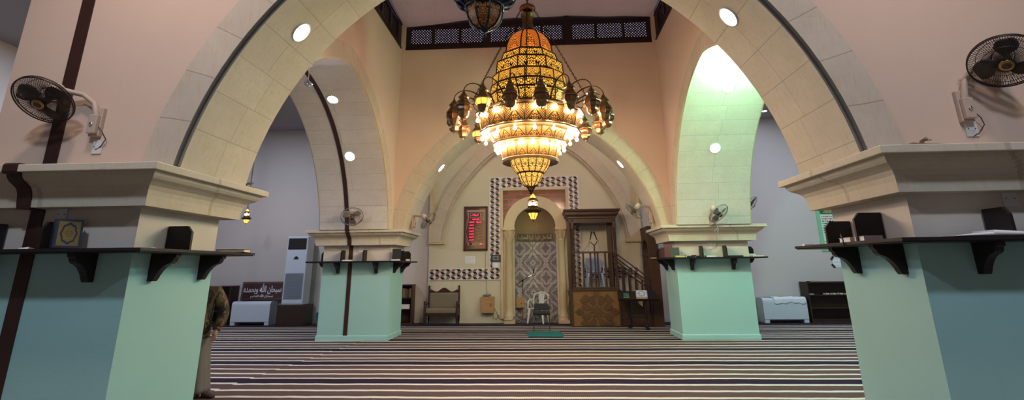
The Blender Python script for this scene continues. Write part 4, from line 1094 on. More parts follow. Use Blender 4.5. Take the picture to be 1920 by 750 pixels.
# ------------------------------------------------------------------ plastic armchairs
def monobloc(loc, rz, label, col, holes):
    t = thing('plastic_chair', label, 'chair', loc, rz, 'white plastic chairs'); W, D, HS = .46, .44, .43
    s_ = MB(); V = []; n = 8
    for j in range(n+1):
        for i in range(n+1):
            u, v = i/n*2-1, j/n
            V.append((u*W/2, -D/2+D*v, HS-.025*(1-u*u)*math.sin(PI*v)-.03*max(0, .15-v)*6*.3))
    s_.add(V, [(j*(n+1)+i, j*(n+1)+i+1, (j+1)*(n+1)+i+1, (j+1)*(n+1)+i) for j in range(n) for i in range(n)], 0, True)
    s_.build('seat', col, t, thick=.012)
    def bp(u, v):   # curved backrest surface, u -1..1, v 0..1
        w = W/2*(.96+.10*math.sin(PI*v)); return (u*w, D/2-.02+.13*v-.05*u*u*0+.03*(1-u*u), HS+.02+.43*v)
    b = MB()
    def patch(u0, u1, v0, v1, nu=6, nv=6):
        V = [bp(u0+(u1-u0)*i/nu, v0+(v1-v0)*j/nv) for j in range(nv+1) for i in range(nu+1)]
        b.add(V, [(j*(nu+1)+i, j*(nu+1)+i+1, (j+1)*(nu+1)+i+1, (j+1)*(nu+1)+i) for j in range(nv) for i in range(nu)], 0, True)
    if holes:
        patch(-1, -.82, 0, .95); patch(.82, 1, 0, .95); patch(-1, 1, .88, 1.0, 12, 2); patch(-.82, .82, 0, .10, 10, 2)
        for k in range(-9, 10):     # open diagonal mesh
            for s in (1, -1):
                pts = []
                for q in range(13):
                    v = .10+.78*q/12; u = k*.2+s*(v-.5)*1.6
                    if abs(u) <= .83: pts.append(bp(u, v))
                if len(pts) > 1: b.tube(pts, .008, 5)
    else:
        # rounded hoop and a wide central splat
        b.tube([bp(u, 0) if False else bp(math.copysign(1, u), v) for u, v in ((-1, 0), (-1, .3), (-1, .6), (-1, .8))]+[bp(-.8+1.6*i/8, .80+.2*math.sin(PI*(.1+.8*i/8))) for i in range(9)]+[bp(1, v) for v in (.8, .6, .3, 0)], .022, 8)
        V = []; nu, nv = 6, 8
        for j in range(nv+1):
            v = j/nv*.97; hw = .22+.28*v
            for i in range(nu+1): V.append(bp((i/nu*2-1)*hw, v))
        b.add(V, [(j*(nu+1)+i, j*(nu+1)+i+1, (j+1)*(nu+1)+i+1, (j+1)*(nu+1)+i) for j in range(nv) for i in range(nu)], 0, True)
    b.build('backrest', col, t, thick=.01)
    for sx in (-1, 1):
        for sy in (-1, 1):
            l = MB(); x0, y0 = sx*(W/2-.03), sy*(D/2-.03); x1, y1 = sx*(W/2+.025), sy*(D/2+.03)
            l.hexa([(x1-.022, y1-.022, 0), (x1+.022, y1-.022, 0), (x1+.022, y1+.022, 0), (x1-.022, y1+.022, 0)], [(x0-.034, y0-.03, HS), (x0+.034, y0-.03, HS), (x0+.034, y0+.03, HS), (x0-.034, y0+.03, HS)])
            l.build('leg', col, t, bevel=.006)
        a = MB(); ax = sx*(W/2+.02)
        V = []
        path = [(-D/2-.0, HS-.02), (-D/2+.01, HS+.10), (-D/2+.04, HS+.19), (-D/2+.12, HS+.225), (0, HS+.225), (D/2, HS+.25), (D/2+.05, HS+.27)]
        a.tube([(ax, y, z) for y, z in path], [.02, .02, .022, .026, .026, .022, .018], 8); a.build('armrest', col, t)
    return t
M['pl_blue'] = plain('bluish white plastic', (150, 166, 192), .4, 0, .05)
monobloc((1.50, 16.36, PZ+.004), 0, 'bluish white plastic armchair with meshed back standing on the pulpit', M['pl_blue'], True)
monobloc((-.22, 16.98, .006), -.35, 'white plastic armchair in the prayer niche', M['white_pl'], False)
# low dark folding seat with thin legs in front of the niche
t = thing('folding_stool', 'low black padded folding stool with thin legs before the niche', 'stool', (-.11, 15.0, 0))
MB().box(-.23, .23, -.16, .16, .40, .49).build('seat', plain('black padding', (34, 34, 38), .8), t, bevel=.03, seg=3)
MB().box(-.20, .18, .15, .20, .50, .68).build('backrest', plain('black padding back', (40, 40, 44), .8), t, bevel=.02, seg=3)
for sx in (-1, 1):
    for sy in (-1, 1): MB().tube([(sx*.215, sy*.15, 0), (sx*.205, sy*.14, .42)], .010, 8).build('leg', M['darkgrey'], t)
MB().tube([(-.21, -.15, .14), (.21, -.15, .14)], .008, 8).build('stretcher', M['darkgrey'], t)
pm = MB(); nx, ny = 18, 14; V = []
for j in range(ny+1):
    for i in range(nx+1):
        u, v = i/nx, j/ny; V.append((-.44+.86*u+.02*math.sin(5*v)-.05*v, 13.62+1.16*v+.03*math.sin(6*u), .012+.012*abs(math.sin(7*u+3*v))*math.sin(PI*v)))
pm.add(V, [(j*(nx+1)+i, j*(nx+1)+i+1, (j+1)*(nx+1)+i+1, (j+1)*(nx+1)+i) for j in range(ny) for i in range(nx)], 0, True)
tag(pm.build('prayer_mat', M['teal'], thick=.008), 'dark teal prayer mat on the striped carpet before the stool', 'mat')

# microphone stand in the niche
t = thing('microphone_stand', 'boom microphone stand in the prayer niche', 'microphone stand', (-.70, 17.12, .006))
for k in range(3):
    a = 2*PI*k/3+.3; MB().tube([(0, 0, .12), (.26*math.cos(a), .26*math.sin(a)*.5, .01)], .009, 6).build('leg', M['black'], t)
MB().tube([(0, 0, .05), (0, 0, .85)], .014, 10).build('lower_pole', plain('yellowed pole', (150, 124, 50), .4, .4), t)
MB().tube([(0, 0, .85), (.005, 0, 1.22)], .011, 10).build('upper_pole', M['black'], t)
bm = MB().tube([(-.37, -.05, 1.02), (-.20, -.03, 1.115)], .016, 8, 1).tube([(-.20, -.03, 1.115), (.16, .02, 1.325)], .013, 8, 0).tube([(.16, .02, 1.325), (.34, .04, 1.43)], .015, 8, 1)
bm.build('boom', [M['black'], M['chrome']], t)
MB().sphere((.005, 0, 1.235), .04).build('clutch', M['black'], t)
MB().tube([(.35, .04, 1.44), (.365, .04, 1.52), (.37, .04, 1.57)], [.018, .022, .028], 10).build('microphone', M['black'], t)

# ------------------------------------------------------------------ book desk in front of the pulpit
t = thing('reading_desk', 'low dark reading desk on turned legs before the pulpit steps', 'desk', (2.55, 15.36, 0)); tl = math.radians(24)
DM = Matrix.Rotation(math.radians(-6), 4, 'Z')
T = DM @ Matrix.Translation((0, 0, .85)) @ Matrix.Rotation(tl, 4, 'X')
MB().box(-.53, .53, -.25, .25, -.02, .02).xf(T).build('desk_top', M['dark'], t, bevel=.006)
MB().box(-.53, .53, -.275, -.25, -.02, .045).xf(T).build('ledge', M['dark'], t, bevel=.004)
for x in (-.22, .18):
    l = MB(); turned(l, x, .0+(.22 if x < 0 else -.18), .05, .80, .045); l.build('leg', M['dark'], t)
    y = .22 if x < 0 else -.18
    MB().box(x-.035, x+.035, y-.2, y+.16, 0, .06).build('foot', M['dark'], t, bevel=.01)
MB().box(-.22, .18, -.03, .03, .28, .34).xf(Matrix.Rotation(-.2, 4, 'Z')).build('stretcher', M['dark'], t, bevel=.006)
DT = Matrix.Translation((2.55, 15.36, 0)) @ T
def book(name, label, w, h, th, Mx, cover, pages=M['page'], group=None, deco=None, cat='book'):
    """closed book: local x width, y height, z thickness, lying on its back cover at z=0, spine at -x"""
    t = thing(name, label, cat, (0, 0, 0), 0, group); t.matrix_world = Mx
    c = MB().box(-w/2, w/2, -h/2, h/2, 0, .004).box(-w/2, w/2, -h/2, h/2, th-.004, th).box(-w/2-.004, -w/2, -h/2, h/2, 0, th)
    c.build('cover', cover, t, bevel=.001)
    MB().box(-w/2+.001, w/2-.006, -h/2+.005, h/2-.005, .004, th-.004).build('pages', pages, t)
    if deco: deco(t, w, h, th)
    return t
def medallion(matA, matB):
    def f(t, w, h, th):
        p = MB().box(-w*.40, w*.40, -h*.42, h*.42, th, th+.0006); p.build('cover_panel', matA, t)
        def lobed(k): return [(w*.30*k*(.94+.12*abs(math.cos(4*a)))*math.cos(a), h*.36*k*(.94+.12*abs(math.cos(4*a)))*math.sin(a)) for a in [2*PI*i/64 for i in range(64)]]
        q = MB(); q.add([(x, y, th+.001) for x, y in lobed(1)], [list(range(64))]); q.build('medallion', matB, t)
        q = MB(); q.add([(x, y, th+.0014) for x, y in lobed(.78)], [list(range(64))]); q.build('medallion_centre', matA, t)
        q = MB(); q.tube([(w*.12*math.cos(2*PI*i/24), w*.12*math.sin(2*PI*i/24), th+.0016) for i in range(24)], .0016, 5, closed=True)
        q.tube([(-w*.07, -w*.03, th+.0016), (-w*.02, w*.03, th+.0016), (w*.01, -w*.04, th+.0016), (w*.05, w*.03, th+.0016), (w*.07, -w*.02, th+.0016)], .0018, 5); q.build('lettering', matB, t)
    return f
book('holy_book', 'silver patterned holy book lying on the dark reading desk', .30, .40, .05, DT @ Matrix.Translation((.12, -.02, .021)) @ Matrix.Rotation(-.04, 4, 'Z'), M['cover_silver'], M['page'], None, medallion(plain('silver panel', (196, 202, 204), .4), plain('grey ornament', (74, 84, 92), .5)))
book('holy_book', 'small green holy book lying on the left of the reading desk', .17, .24, .03, DT @ Matrix.Translation((-.30, -.05, .021)), M['cover_green'], M['page'], None, medallion(plain('green panel', (58, 110, 88), .5), plain('dark green ornament', (20, 58, 46), .5)))

# ------------------------------------------------------------------ clock board, notice, wall box, socket
t = thing('prayer_time_clock', 'framed digital prayer time board with red digits left of the niche', 'clock', (-2.17, YM, 2.865)); 
hw, hh_ = .385, .70
f = MB()
for a, b, c, d in ((-hw, -hw+.06, -hh_, hh_), (hw-.06, hw, -hh_, hh_), (-hw, hw, hh_-.06, hh_), (-hw, hw, -hh_, -hh_+.06)): f.box(a, b, -.06, 0, c, d)
f.build('frame', wood('mahogany frame', (72, 38, 32)), t, bevel=.012)
def clockface():
    q = NT('maroon and bronze clock face'); x, y, z = q.sep(q.obj())
    n = q.noise(q.obj(), 4, 3); s = q.step(q.m_('ADD', q.m_('SUBTRACT', x, q.m_('MULTIPLY', z, .25)), q.m_('MULTIPLY', n, .3)), .05, .25)
    return q.fin(q.mix(s, lin((92, 44, 46)), lin((142, 108, 76))), .4)
pn = MB().box(-hw+.05, hw-.05, -.035, -.01, -hh_+.05, hh_-.05).build('face', clockface(), t)
orn = MB()
for s in (0, 1):
    orn.tube([(-.29+.05*math.sin(k*.55+s), -.037, .52-.09*k*.9) for k in range(13)], .006, 5)
    orn.tube([(.27+.03*math.sin(k*.8+s*2), -.037, .55-.06*k) for k in range(6)], .006, 5)
orn.box(-.29, .29, -.039, -.035, .535, .575); orn.tube([(.16+.09*math.cos(k*.5), -.037, -.28+.09*math.sin(k*.5)) for k in range(11)], .004, 5)
orn.build('ornament', plain('pale bronze ornament', (176, 158, 140), .5), t)
M['led_bg'] = plain('black display', (18, 10, 12), .3)
def disp(x0, x1, z0, z1, body, arab=False):
    b = MB().box(x0, x1, -.042, -.034, z0, z1).build('display', M['led_bg'], t)
    T = Matrix.Translation(((x0+x1)/2, -.044, (z0+z1)/2))
    text('digits', arabic(body) if arab else body, .1, M['red_led'], b, T, width=(x1-x0)*.86, height=(z1-z0)*.66, bold=.004 if not arab else .006, shear=.15 if not arab else 0)
MB().box(-.20, .16, -.04, -.034, .345, .495).build('display_surround', plain('tan surround', (150, 128, 104), .5), t)
disp(-.175, .135, .365, .475, 'شباط', True)
disp(-.13, .13, .255, .315, '07:42 pm'.replace(' pm', '')); disp(-.23, -.03, .165, .225, '2019'); disp(.0, .20, .165, .225, '02.18')
for i, (d, lab) in enumerate((('4:54', 'الفجر'), ('6:10', 'الشروق'), ('11:51', 'الظهر'), ('3:01', 'العصر'), ('5:31', 'المغرب'), ('6:49', 'العشاء'))):
    z = .10-.093*i
    disp(-.225, -.05, z-.028, z+.028, d)
    text('label', arabic(lab), .06, M['text_dark'], t, Matrix.Translation((.11, -.038, z)), width=.16, height=.045)
MB().box(-.26, .28, -.039, -.035, -.53, -.455).build('status_strip', plain('status strip', (150, 130, 104), .5), t)
MB().box(-.21, -.12, -.042, -.038, -.52, -.465).build('blank_display', M['led_bg'], t)
text('digits', '16', .06, M['red_led'], t, Matrix.Translation((.17, -.041, -.49)), width=.06, height=.045, bold=.004)

def sheet(name, label, loc, w, h, lines, cat='notice', tape=False, rz=0):
    t = thing(name, label, cat, loc, rz)
    p = MB().box(-w/2, w/2, -.003, 0, -h/2, h/2).build('sheet', M['paper'], t)
    tx = MB()
    for i in range(lines):
        z = h*.36-h*.74*i/max(1, lines-1); x = -w*.40; rnd = random.Random(i)
        while x < w*.38:
            l = w*(.04+.08*rnd.random()); tx.box(x, min(x+l, w*.42), -.004, -.003, z-h*.012, z+h*.012); x += l+w*.025
    tx.build('printing', plain('blue grey print', (96, 100, 130), .7), t)
    if tape:
        for sz in (-1, 1):
            MB().box(-.07, .07, -.005, -.003, -.035, .035).xf(Matrix.Translation((-w/2, 0, sz*h*.42)) @ Matrix.Rotation(sz*-.9, 4, 'Y')).build('tape', M['darkgrey'], t)
    return t
sheet('notice_sheet', 'white printed notice taped below the digital clock', (-2.345, YM, 1.885), .31, .22, 7)
sheet('notice_sheet', 'white notice with grey tape corners on the right aisle wall', (9.08, YB, 1.70), .42, .28, 3, 'notice', True)
t = thing('control_panel', 'dark wall control panel with white box over the tile border', 'control panel', (-1.515, YM-.035, 1.83))
MB().box(-.155, .155, -.07, 0, -.02, .20).build('case', plain('navy panel', (52, 54, 84), .4), t, bevel=.01)
MB().box(-.09, .09, -.075, -.07, .04, .16).build('screen', plain('grey green display', (120, 126, 110), .4), t)
MB().box(-.04, .04, -.08, -.075, .075, .125).build('dial_window', M['black'], t)
MB().box(-.115, .115, -.05, 0, -.20, -.02).build('lower_box', M['white_pl'], t, bevel=.006)
MB().box(-.05, .05, -.055, -.05, -.18, -.05).build('label_plate', M['paper'], t)
MB().tube([(.0, -.02, .2), (.0, -.02, .28)], .014, 6).build('hook', M['darkgrey'], t)
tag(MB().tube([(-1.86, YM-.006, 2.17), (-1.86, YM-.006, 1.64), (-1.85, YM-.04, 1.6), (-1.84, YM-.04, 1.27), (-1.83, YM-.006, 1.2), (-1.81, YM-.03, .95), (-1.78, YM-.1, .84)], .005, 6).build('power_cable', M['darkgrey']), 'thin dark cable running down the wall below the clock', 'cable')
t = thing('wooden_box', 'light plywood box hung on the wall left of the niche', 'box', (-1.765, YM, .545))
MB().box(-.195, .195, -.22, 0, -.235, .235).build('case', M['ply'], t, bevel=.006)
MB().box(.095, .115, -.228, -.22, -.06, .05).build('handle', M['darkgrey'], t)
t = thing('wooden_box', 'small plywood box inside the niche behind the microphone stand', 'box', (-.80, 17.16, .58))
MB().box(-.10, .14, -.12, .08, -.14, .14).build('case', M['ply'], t, bevel=.006); MB().box(.05, .08, -.125, -.12, -.03, .0).build('latch', M['black'], t)
cm = MB(); 
for k in range(4): cm.sphere((-.08+.055*k, 0, .035+.01*(k % 2)), .05, 12, 8, 0, (1.1, .9, .65))
tag(cm.xf(Matrix.Translation((-1.80, YM-.11, .78))).build('crumpled_bag', plain('blue green plastic bag', (92, 120, 124), .5, 0, .4, 20, .4)), 'crumpled blue green bag on top of the plywood box', 'bag')
t = thing('socket', 'white double wall socket beside the niche column', 'socket', (-1.43, YM, .27))
MB().box(-.04, .04, -.012, 0, -.075, .075).build('plate', M['white_pl'], t, bevel=.003)
so = MB()
for z in (-.035, .035):
    for x in (-.014, .014): so.lathe([(.0, .0), (.006, .0)], 8, axis_matrix((x, -.0125, z), (0, -1, 0)))
so.build('holes', M['black'], t)
tag(MB().tube([(-1.57, YM-.12, .46), (-1.50, YM-.10, .33), (-1.42, YM-.2, .16), (-1.28, YM-.3, .10), (-1.0, YM-.35, .12), (-.85, YM-.1, .28), (-.72, YM+.02, .47)], .008, 6).build('extension_cable', M['black']), 'black cable from the wall box past the niche column', 'cable')
tag(MB().tube([(-1.57, YM-.1, .40), (-1.60, YM-.08, .25), (-1.58, YM-.06, .14), (-1.5, YM-.05, .12), (-1.44, YM-.03, .2), (-1.43, YM-.02, .24)], .007, 6).build('extension_cable', M['black']), 'looped black cable between wall box and socket', 'cable')
tag(MB().tube([(.66, YM-.14, .01), (.755, YM-.13, .50)], .016, 8).build('stick', plain('teal plastic stick', (60, 150, 140), .4)), 'teal stick leaning beside the right niche column', 'stick')
tag(MB().tube([(.735, YM-.14, 1.32), (.74, YM-.14, .98)], .028, 8).build('lamp_tube', M['white_pl']), 'short white tube fixed to the pulpit edge beside the niche', 'tube')
tag(MB().tube([(.70, YM-.10, .95), (.76, YM-.1, .7), (.70, YM-.1, .42), (.6, YM-.2, .15), (.45, YM-.25, .03)], .008, 6).build('power_cable', M['black']), 'black cable hanging beside the right niche column', 'cable')
def plate(loc, label, w=.075, rz=0):
    t = thing('socket_plate', label, 'socket', loc, rz, 'wall socket plates')
    MB().box(-w, w, -.012, 0, -.07, .07).build('plate', M['white_pl'], t, bevel=.003)
    for x in (-w*.6, w*.6): MB().lathe([(.0, .0), (.006, .0)], 8, axis_matrix((x, -.0125, 0), (0, -1, 0))).build('screw', M['darkgrey'], t)
    MB().box(-.02, .02, -.016, -.012, -.02, .02).build('rocker', M['white_pl'], t, bevel=.002)
plate((-4.535, Y1, 2.15), 'socket plate on the near left pillar neck behind the blue book', .05)
plate((3.99, Y1, 2.15), 'socket plate on the near right pillar neck above the open book', .06)
plate((-4.33, Y1, 2.80), 'socket plate below the near left wall fan', .05)
plate((3.83, Y1, 2.77), 'socket plate below the near right wall fan', .05)
plate((3.98, Y3, 2.08), 'small socket plate on the far right pillar neck', .045)
plate((-4.55, Y3, 2.10), 'small socket plate on the far left pillar neck', .045)
tag(MB().tube([(4.08, Y3-.38, 2.52), (4.10, Y3-.37, 2.43), (4.07, Y3-.32, 2.36), (4.10, Y3-.2, 2.24), (4.12, Y3-.03, 2.15), (4.11, Y3-.01, 2.05)], .007, 6).build('fan_cord', M['white_pl']), 'white cord hanging over the far right pillar cornice', 'cord')
# ------------------------------------------------------------------ bench
t = thing('wooden_bench', 'carved dark wooden bench with grey cushions left of the niche', 'bench', (-3.14, 16.7, 0)); BW = .52
M['mahog'] = wood('dark mahogany', (58, 34, 30))
def bobbin(x, y, z1, top):
    m = MB().lathe([(.02, 0), (.026, .03), (.02, .06), (.03, .10), (.034, .2), (.03, .27), (.036, .30), (.036, .36), (.028, .38), (.034, .42), (.028, .46), (.032, z1-.08), (.026, z1-.06), (.036, z1-.03), (.02, z1)], 12, None, 0, True, 0, (x, y, 0))
    m.sphere((x, y, z1+.03), .036); return m
for sx in (-1, 1):
    bobbin(sx*.49, -.26, .62, 1).build('leg', M['mahog'], t); bobbin(sx*.47, .24, 1.06, 1).build('leg', M['mahog'], t)
    a = MB().hexa([(sx*.49-.03, -.27, .555), (sx*.49+.03, -.27, .555), (sx*.47+.03, .24, .60), (sx*.47-.03, .24, .60)], [(sx*.49-.03, -.27, .595), (sx*.49+.03, -.27, .595), (sx*.47+.03, .24, .64), (sx*.47-.03, .24, .64)])
    a.build('armrest', M['mahog'], t, bevel=.012)
MB().box(-.49, .49, -.28, -.24, .26, .33).box(-.47, .47, .22, .26, .26, .33).box(-.50, -.46, -.26, .24, .26, .33).box(.46, .50, -.26, .24, .26, .33).build('seat_rail', M['mahog'], t, bevel=.006)
cr_ = [(-.46, .88)]+[(-.46+.92*i/24, .97+.035*math.cos(4*PI*(i/24-.5))+.05*max(0, math.cos(PI*(i/24-.5)*2))) for i in range(25)]+[(.46, .88)]
MB().prism(cr_, 'xz', .22, .265).build('crest_rail', M['mahog'], t, bevel=.006)
MB().box(-.46, .46, .225, .26, .34, .40).build('back_rail', M['mahog'], t)
MB().box(-.47, .47, -.27, .20, .325, .475).build('seat_cushion', M['bench_cloth'], t, bevel=.045, seg=4)
MB().box(-.45, .45, .10, .235, .46, .92).xf(Matrix.Translation((0, .02, 0)) @ Matrix.Rotation(-.06, 4, 'X')).build('back_cushion', M['bench_cloth'], t, bevel=.05, seg=4)

# ------------------------------------------------------------------ bookcases
def bookcase(x0, x1, y0, y1, z, shelves, label, mat):
    t = thing('bookcase', label, 'bookcase', ((x0+x1)/2, (y0+y1)/2, 0), 0, 'dark low bookcases'); o = t.location; th = .035
    MB().box(x0, x0+th, y0, y1, .0, z).build('side_panel', mat, t, o, bevel=.003); MB().box(x1-th, x1, y0, y1, .0, z).build('side_panel', mat, t, o, bevel=.003)
    MB().box(x0-.01, x1+.01, y0-.01, y1, z, z+.03).build('top', mat, t, o, bevel=.004); MB().box(x0+th, x1-th, y1-.02, y1, .05, z).build('back_panel', M['shelfback'], t, o)
    MB().box(x0+th, x1-th, y0+.02, y0+.04, .0, .08).build('toe_board', mat, t, o)
    for s in shelves: MB().box(x0+th, x1-th, y0+.02, y1-.02, s-.025, s).build('shelf', mat, t, o)
bookcase(7.74, 9.5, 16.62, 17.09, 1.11, (.10, .42, .78), 'dark low bookcase by the right aisle wall', M['shelfback'])
bookcase(-5.35, -4.09, 16.72, 17.09, 1.13, (.08, .45, .78), 'dark bookcase with a row of bound books behind the far left pillar', M['walnut'])
bookcase(-10.75, -9.85, 16.62, 17.09, 1.14, (.09, .42, .78), 'dark bookcase beside the left aisle air unit', M['shelfback'])
def small_book(name, label, x0, x1, y0, y1, z0, z1, cover, lying, group, pages=None):
    t = thing(name, label, 'book', ((x0+x1)/2, (y0+y1)/2, z0), 0, group); o = t.location
    if lying:
        MB().box(x0, x1, y0, y1, z0, z0+.004).box(x0, x1, y0, y1, z1-.004, z1).box(x0-.003, x0, y0, y1, z0, z1).build('cover', cover, t, o)
        MB().box(x0, x1-.004, y0+.004, y1-.004, z0+.004, z1-.004).build('pages', pages or M['page'], t, o)
    else:
        MB().box(x0, x0+.004, y0, y1, z0, z1).box(x1-.004, x1, y0, y1, z0, z1).box(x0, x1, y0-.004, y0, z0, z1).build('cover', cover, t, o)
        MB().box(x0+.004, x1-.004, y0, y1-.004, z0+.004, z1-.006).build('pages', pages or M['page'], t, o)
    return t
x = -5.28; i = 0
spine = [plain('brown spine %s' % w, c, .5) for w, c in (('dark', (64, 50, 42)), ('plain', (88, 72, 56)), ('pale', (126, 110, 86)))]
while x < -4.20:
    w = .05+.012*((i*7) % 3); small_book('bound_book', 'brown bound book in the top row of the bookcase behind the far left pillar', x, x+w, 16.78, 17.0, .782, 1.02+.015*((i*5) % 3), spine[(i*2) % 3], False, 'bound books behind the far left pillar'); x += w+.006; i += 1
for k in range(3):
    small_book('stacked_book', ['lowest', 'middle', 'topmost'][k]+' white book stacked on the middle shelf behind the far left pillar', -4.55, -4.18, 16.77, 17.0, .452+.042*k, .490+.042*k, M['paper'], True, 'white stacked books', M['paper'])
for k in range(7):
    x = 8.20+.10*k; small_book('booklet', 'thin pale booklet in a row on the upper shelf of the right bookcase', x, x+.085, 16.70, 16.9, .782, .812+.008*(k % 2), M['cover_silver'] if k % 2 else M['cover_dark'], True, 'booklets in the right bookcase')
small_book('booklet', 'pale booklet lying alone near the left end of the right bookcase shelf', 7.80, 7.95, 16.70, 16.9, .782, .80, M['cover_silver'], True, None)
small_book('booklet', 'open grey booklet on top of the right bookcase', 7.86, 8.10, 16.66, 16.86, 1.141, 1.16, M['cover_dark'], True, None)

# ------------------------------------------------------------------ air conditioners
t = thing('floor_air_conditioner', 'tall white floor standing air conditioner in the left aisle', 'air conditioner', (-7.78, 16.72, .60))
MB().box(-.335, .335, -.24, .25, .0, 2.06).build('body', M['ac_white'], t, bevel=.03, seg=3)
MB().box(-.29, .29, -.252, -.24, 1.66, 2.0).build('air_outlet', M['darkgrey'], t)
lv = MB()
for k in range(8): lv.box(-.285, .285, -.262, -.250, 1.68+.04*k, 1.70+.04*k)
lv.build('louvres', M['black'], t)
MB().prism([(-.08, 1.36), (.08, 1.36), (.055, 1.42), (.0, 1.455), (-.055, 1.42)], 'xz', -.25, -.24).build('display', M['black'], t)
gr = MB().box(-.29, .29, -.25, -.24, .17, .94).build('intake_panel', plain('grey intake', (140, 146, 158), .5), t)
gl = MB()
for k in range(24): gl.box(-.275, .275, -.256, -.25, .19+.031*k, .20+.031*k)
gl.build('intake_slats', plain('dark intake slat', (96, 102, 114), .5), gr)
MB().box(-.31, .31, -.247, -.24, .04, .14).build('bottom_cover', M['ac_white'], t, bevel=.004)
for a, b in ((-.16, 1.50), (.14, 1.26), (.06, 1.06)): pass
t = thing('plinth', 'dark brown box plinth under the tall air conditioner', 'plinth', (-7.76, 16.72, 0))
MB().box(-.44, .44, -.30, .30, .004, .60).build('case', M['shelfback'], t, bevel=.008)
def lowunit(x0, x1, label):
    t = thing('heater', label, 'heater', ((x0+x1)/2, 16.85, 0), 0, 'white low fan heaters'); w = (x1-x0)/2
    b = MB(); pr = [(-.23, .09), (.24, .09), (.24, .70), (-.13, .70), (-.19, .685), (-.225, .645), (-.23, .58)]
    b.prism(pr, 'yz', -w, w); b.build('body', M['ac_white'], t, bevel=.03, seg=3)
    for sx in (-1, 1): MB().box(sx*w-(.14 if sx > 0 else 0), sx*w+(0 if sx > 0 else .14), -.22, .22, .004, .10).build('foot', M['ac_white'], t, bevel=.006)
    gr = MB()
    for k in range(10): gr.box(-w+.1, w-.1, -.05+.025*k, -.04+.025*k, .70, .704)
    gr.build('outlet_grille', M['darkgrey'], t)
lowunit(-9.75, -8.52, 'low white fan heater under the calligraphy sign')
lowunit(6.40, 7.66, 'low white fan heater with a towel in the right aisle')
tw = MB(); nx, ny = 30, 14; V = []
for j in range(ny+1):
    for i in range(nx+1):
        u, v = i/nx, j/ny; x = 6.72+.92*u; s = v*.50
        hem = .02*math.sin(9*u)+.015*math.sin(23*u)
        if s < .34: y, z = 16.97-s, .712+.008*math.sin(11*u+6*v)+.006*math.sin(29*u)
        else: y, z = 16.625-.012*abs(math.sin(12*u)), .70-(s-.34)*(1+6*hem)
        V.append((x+.04*v*math.sin(3*u), y, z))
tw.add(V, [(j*(nx+1)+i, j*(nx+1)+i+1, (j+1)*(nx+1)+i+1, (j+1)*(nx+1)+i) for j in range(ny) for i in range(nx)], 0, True)
tag(tw.build('towel', M['towel'], thick=.008), 'white towel spread over the right aisle heater', 'towel')
# calligraphy sign
t = thing('calligraphy_sign', 'maroon sign with white arabic calligraphy on the left aisle heater', 'sign', (-9.02, 16.98, .72))
S = Matrix.Rotation(-.10, 4, 'X')
MB().box(-.69, .69, -.02, .01, 0, .56).xf(S).build('board', plain('maroon board', (66, 36, 38), .5), t, bevel=.004)
fr_ = MB()
for a, b, c, d in ((-.66, .66, .03, .04), (-.66, .66, .52, .53), (-.66, -.65, .03, .53), (.65, .66, .03, .53)): fr_.box(a, b, -.023, -.02, c, d)
fr_.xf(S).build('border_line', plain('pinkish line', (140, 110, 110), .6), t)
text('lettering', arabic('سبحان الله وبحمده'), .3, M['text_white'], t, S @ Matrix.Translation((0, -.023, .345)), width=1.24, height=.33, bold=.007)
text('lettering', arabic('سبحان الله العظيم'), .15, M['text_white'], t, S @ Matrix.Translation((.0, -.023, .125)), width=.74, height=.13, bold=.004)
# green poster
t = thing('poster', 'green prayer poster on the right aisle wall behind the near right pillar', 'poster', (9.06, YB-.003, 2.68))
MB().box(-.46, .46, -.02, 0, -.66, .66).build('board', plain('green poster print', (120, 182, 140), .5, 0, .15, 4), t, bevel=.004)
MB().box(-.34, .44, -.023, -.02, -.60, .46).build('text_panel', plain('pale green panel', (190, 214, 196), .6), t)
MB().prism([(-.30+.04*math.cos(a), .555+.07*math.sin(a)) for a in [PI/2+PI*i/10 for i in range(11)]]+[(.30+.04*math.cos(a), .555+.07*math.sin(a)) for a in [-PI/2+PI*i/10 for i in range(11)]], 'xz', -.024, -.02).build('title_plate', plain('dark green title plate', (34, 84, 72), .5), t)
tt = MB(); rn = random.Random(3); rows = []
for k in range(14):
    z = .40-.07*k; x = .40-.3*(rn.random()*.4); mi = 1 if k in (0, 1, 7, 8) else 0
    while x > -.30:
        l = .03+.07*rn.random(); tt.box(max(-.31, x-l), x, -.0245, -.023, z-.014, z+.014, mi); x -= l+.022
tt.build('printing', [M['text_dark'], plain('red print', (176, 60, 76), .6)], t)
yt = MB()
for a, b, z in ((-.20, .10, .575), (-.24, .24, .535)):
    x = a
    while x < b: l = .03+.05*rn.random(); yt.box(x, x+l, -.026, -.024, z-.012, z+.012); x += l+.015
yt.build('title', plain('yellow print', (210, 200, 90), .6), t)
# bucket by the far left pillar
t = thing('bucket', 'teal plastic bucket half hidden behind the far left pillar', 'bucket', (-6.83, 16.5, .0))
MB().lathe([(.0, .006), (.11, .006), (.115, .02), (.145, .36), (.152, .37), (.150, .385), (.138, .38), (.11, .03), (.0, .028)], 24).build('pail', plain('teal plastic', (28, 120, 122), .4), t)
MB().tube([(-.145, 0, .36), (-.12, -.08, .30), (0, -.15, .26), (.12, -.08, .30), (.145, 0, .36)], .005, 6).build('handle', M['chrome'], t)

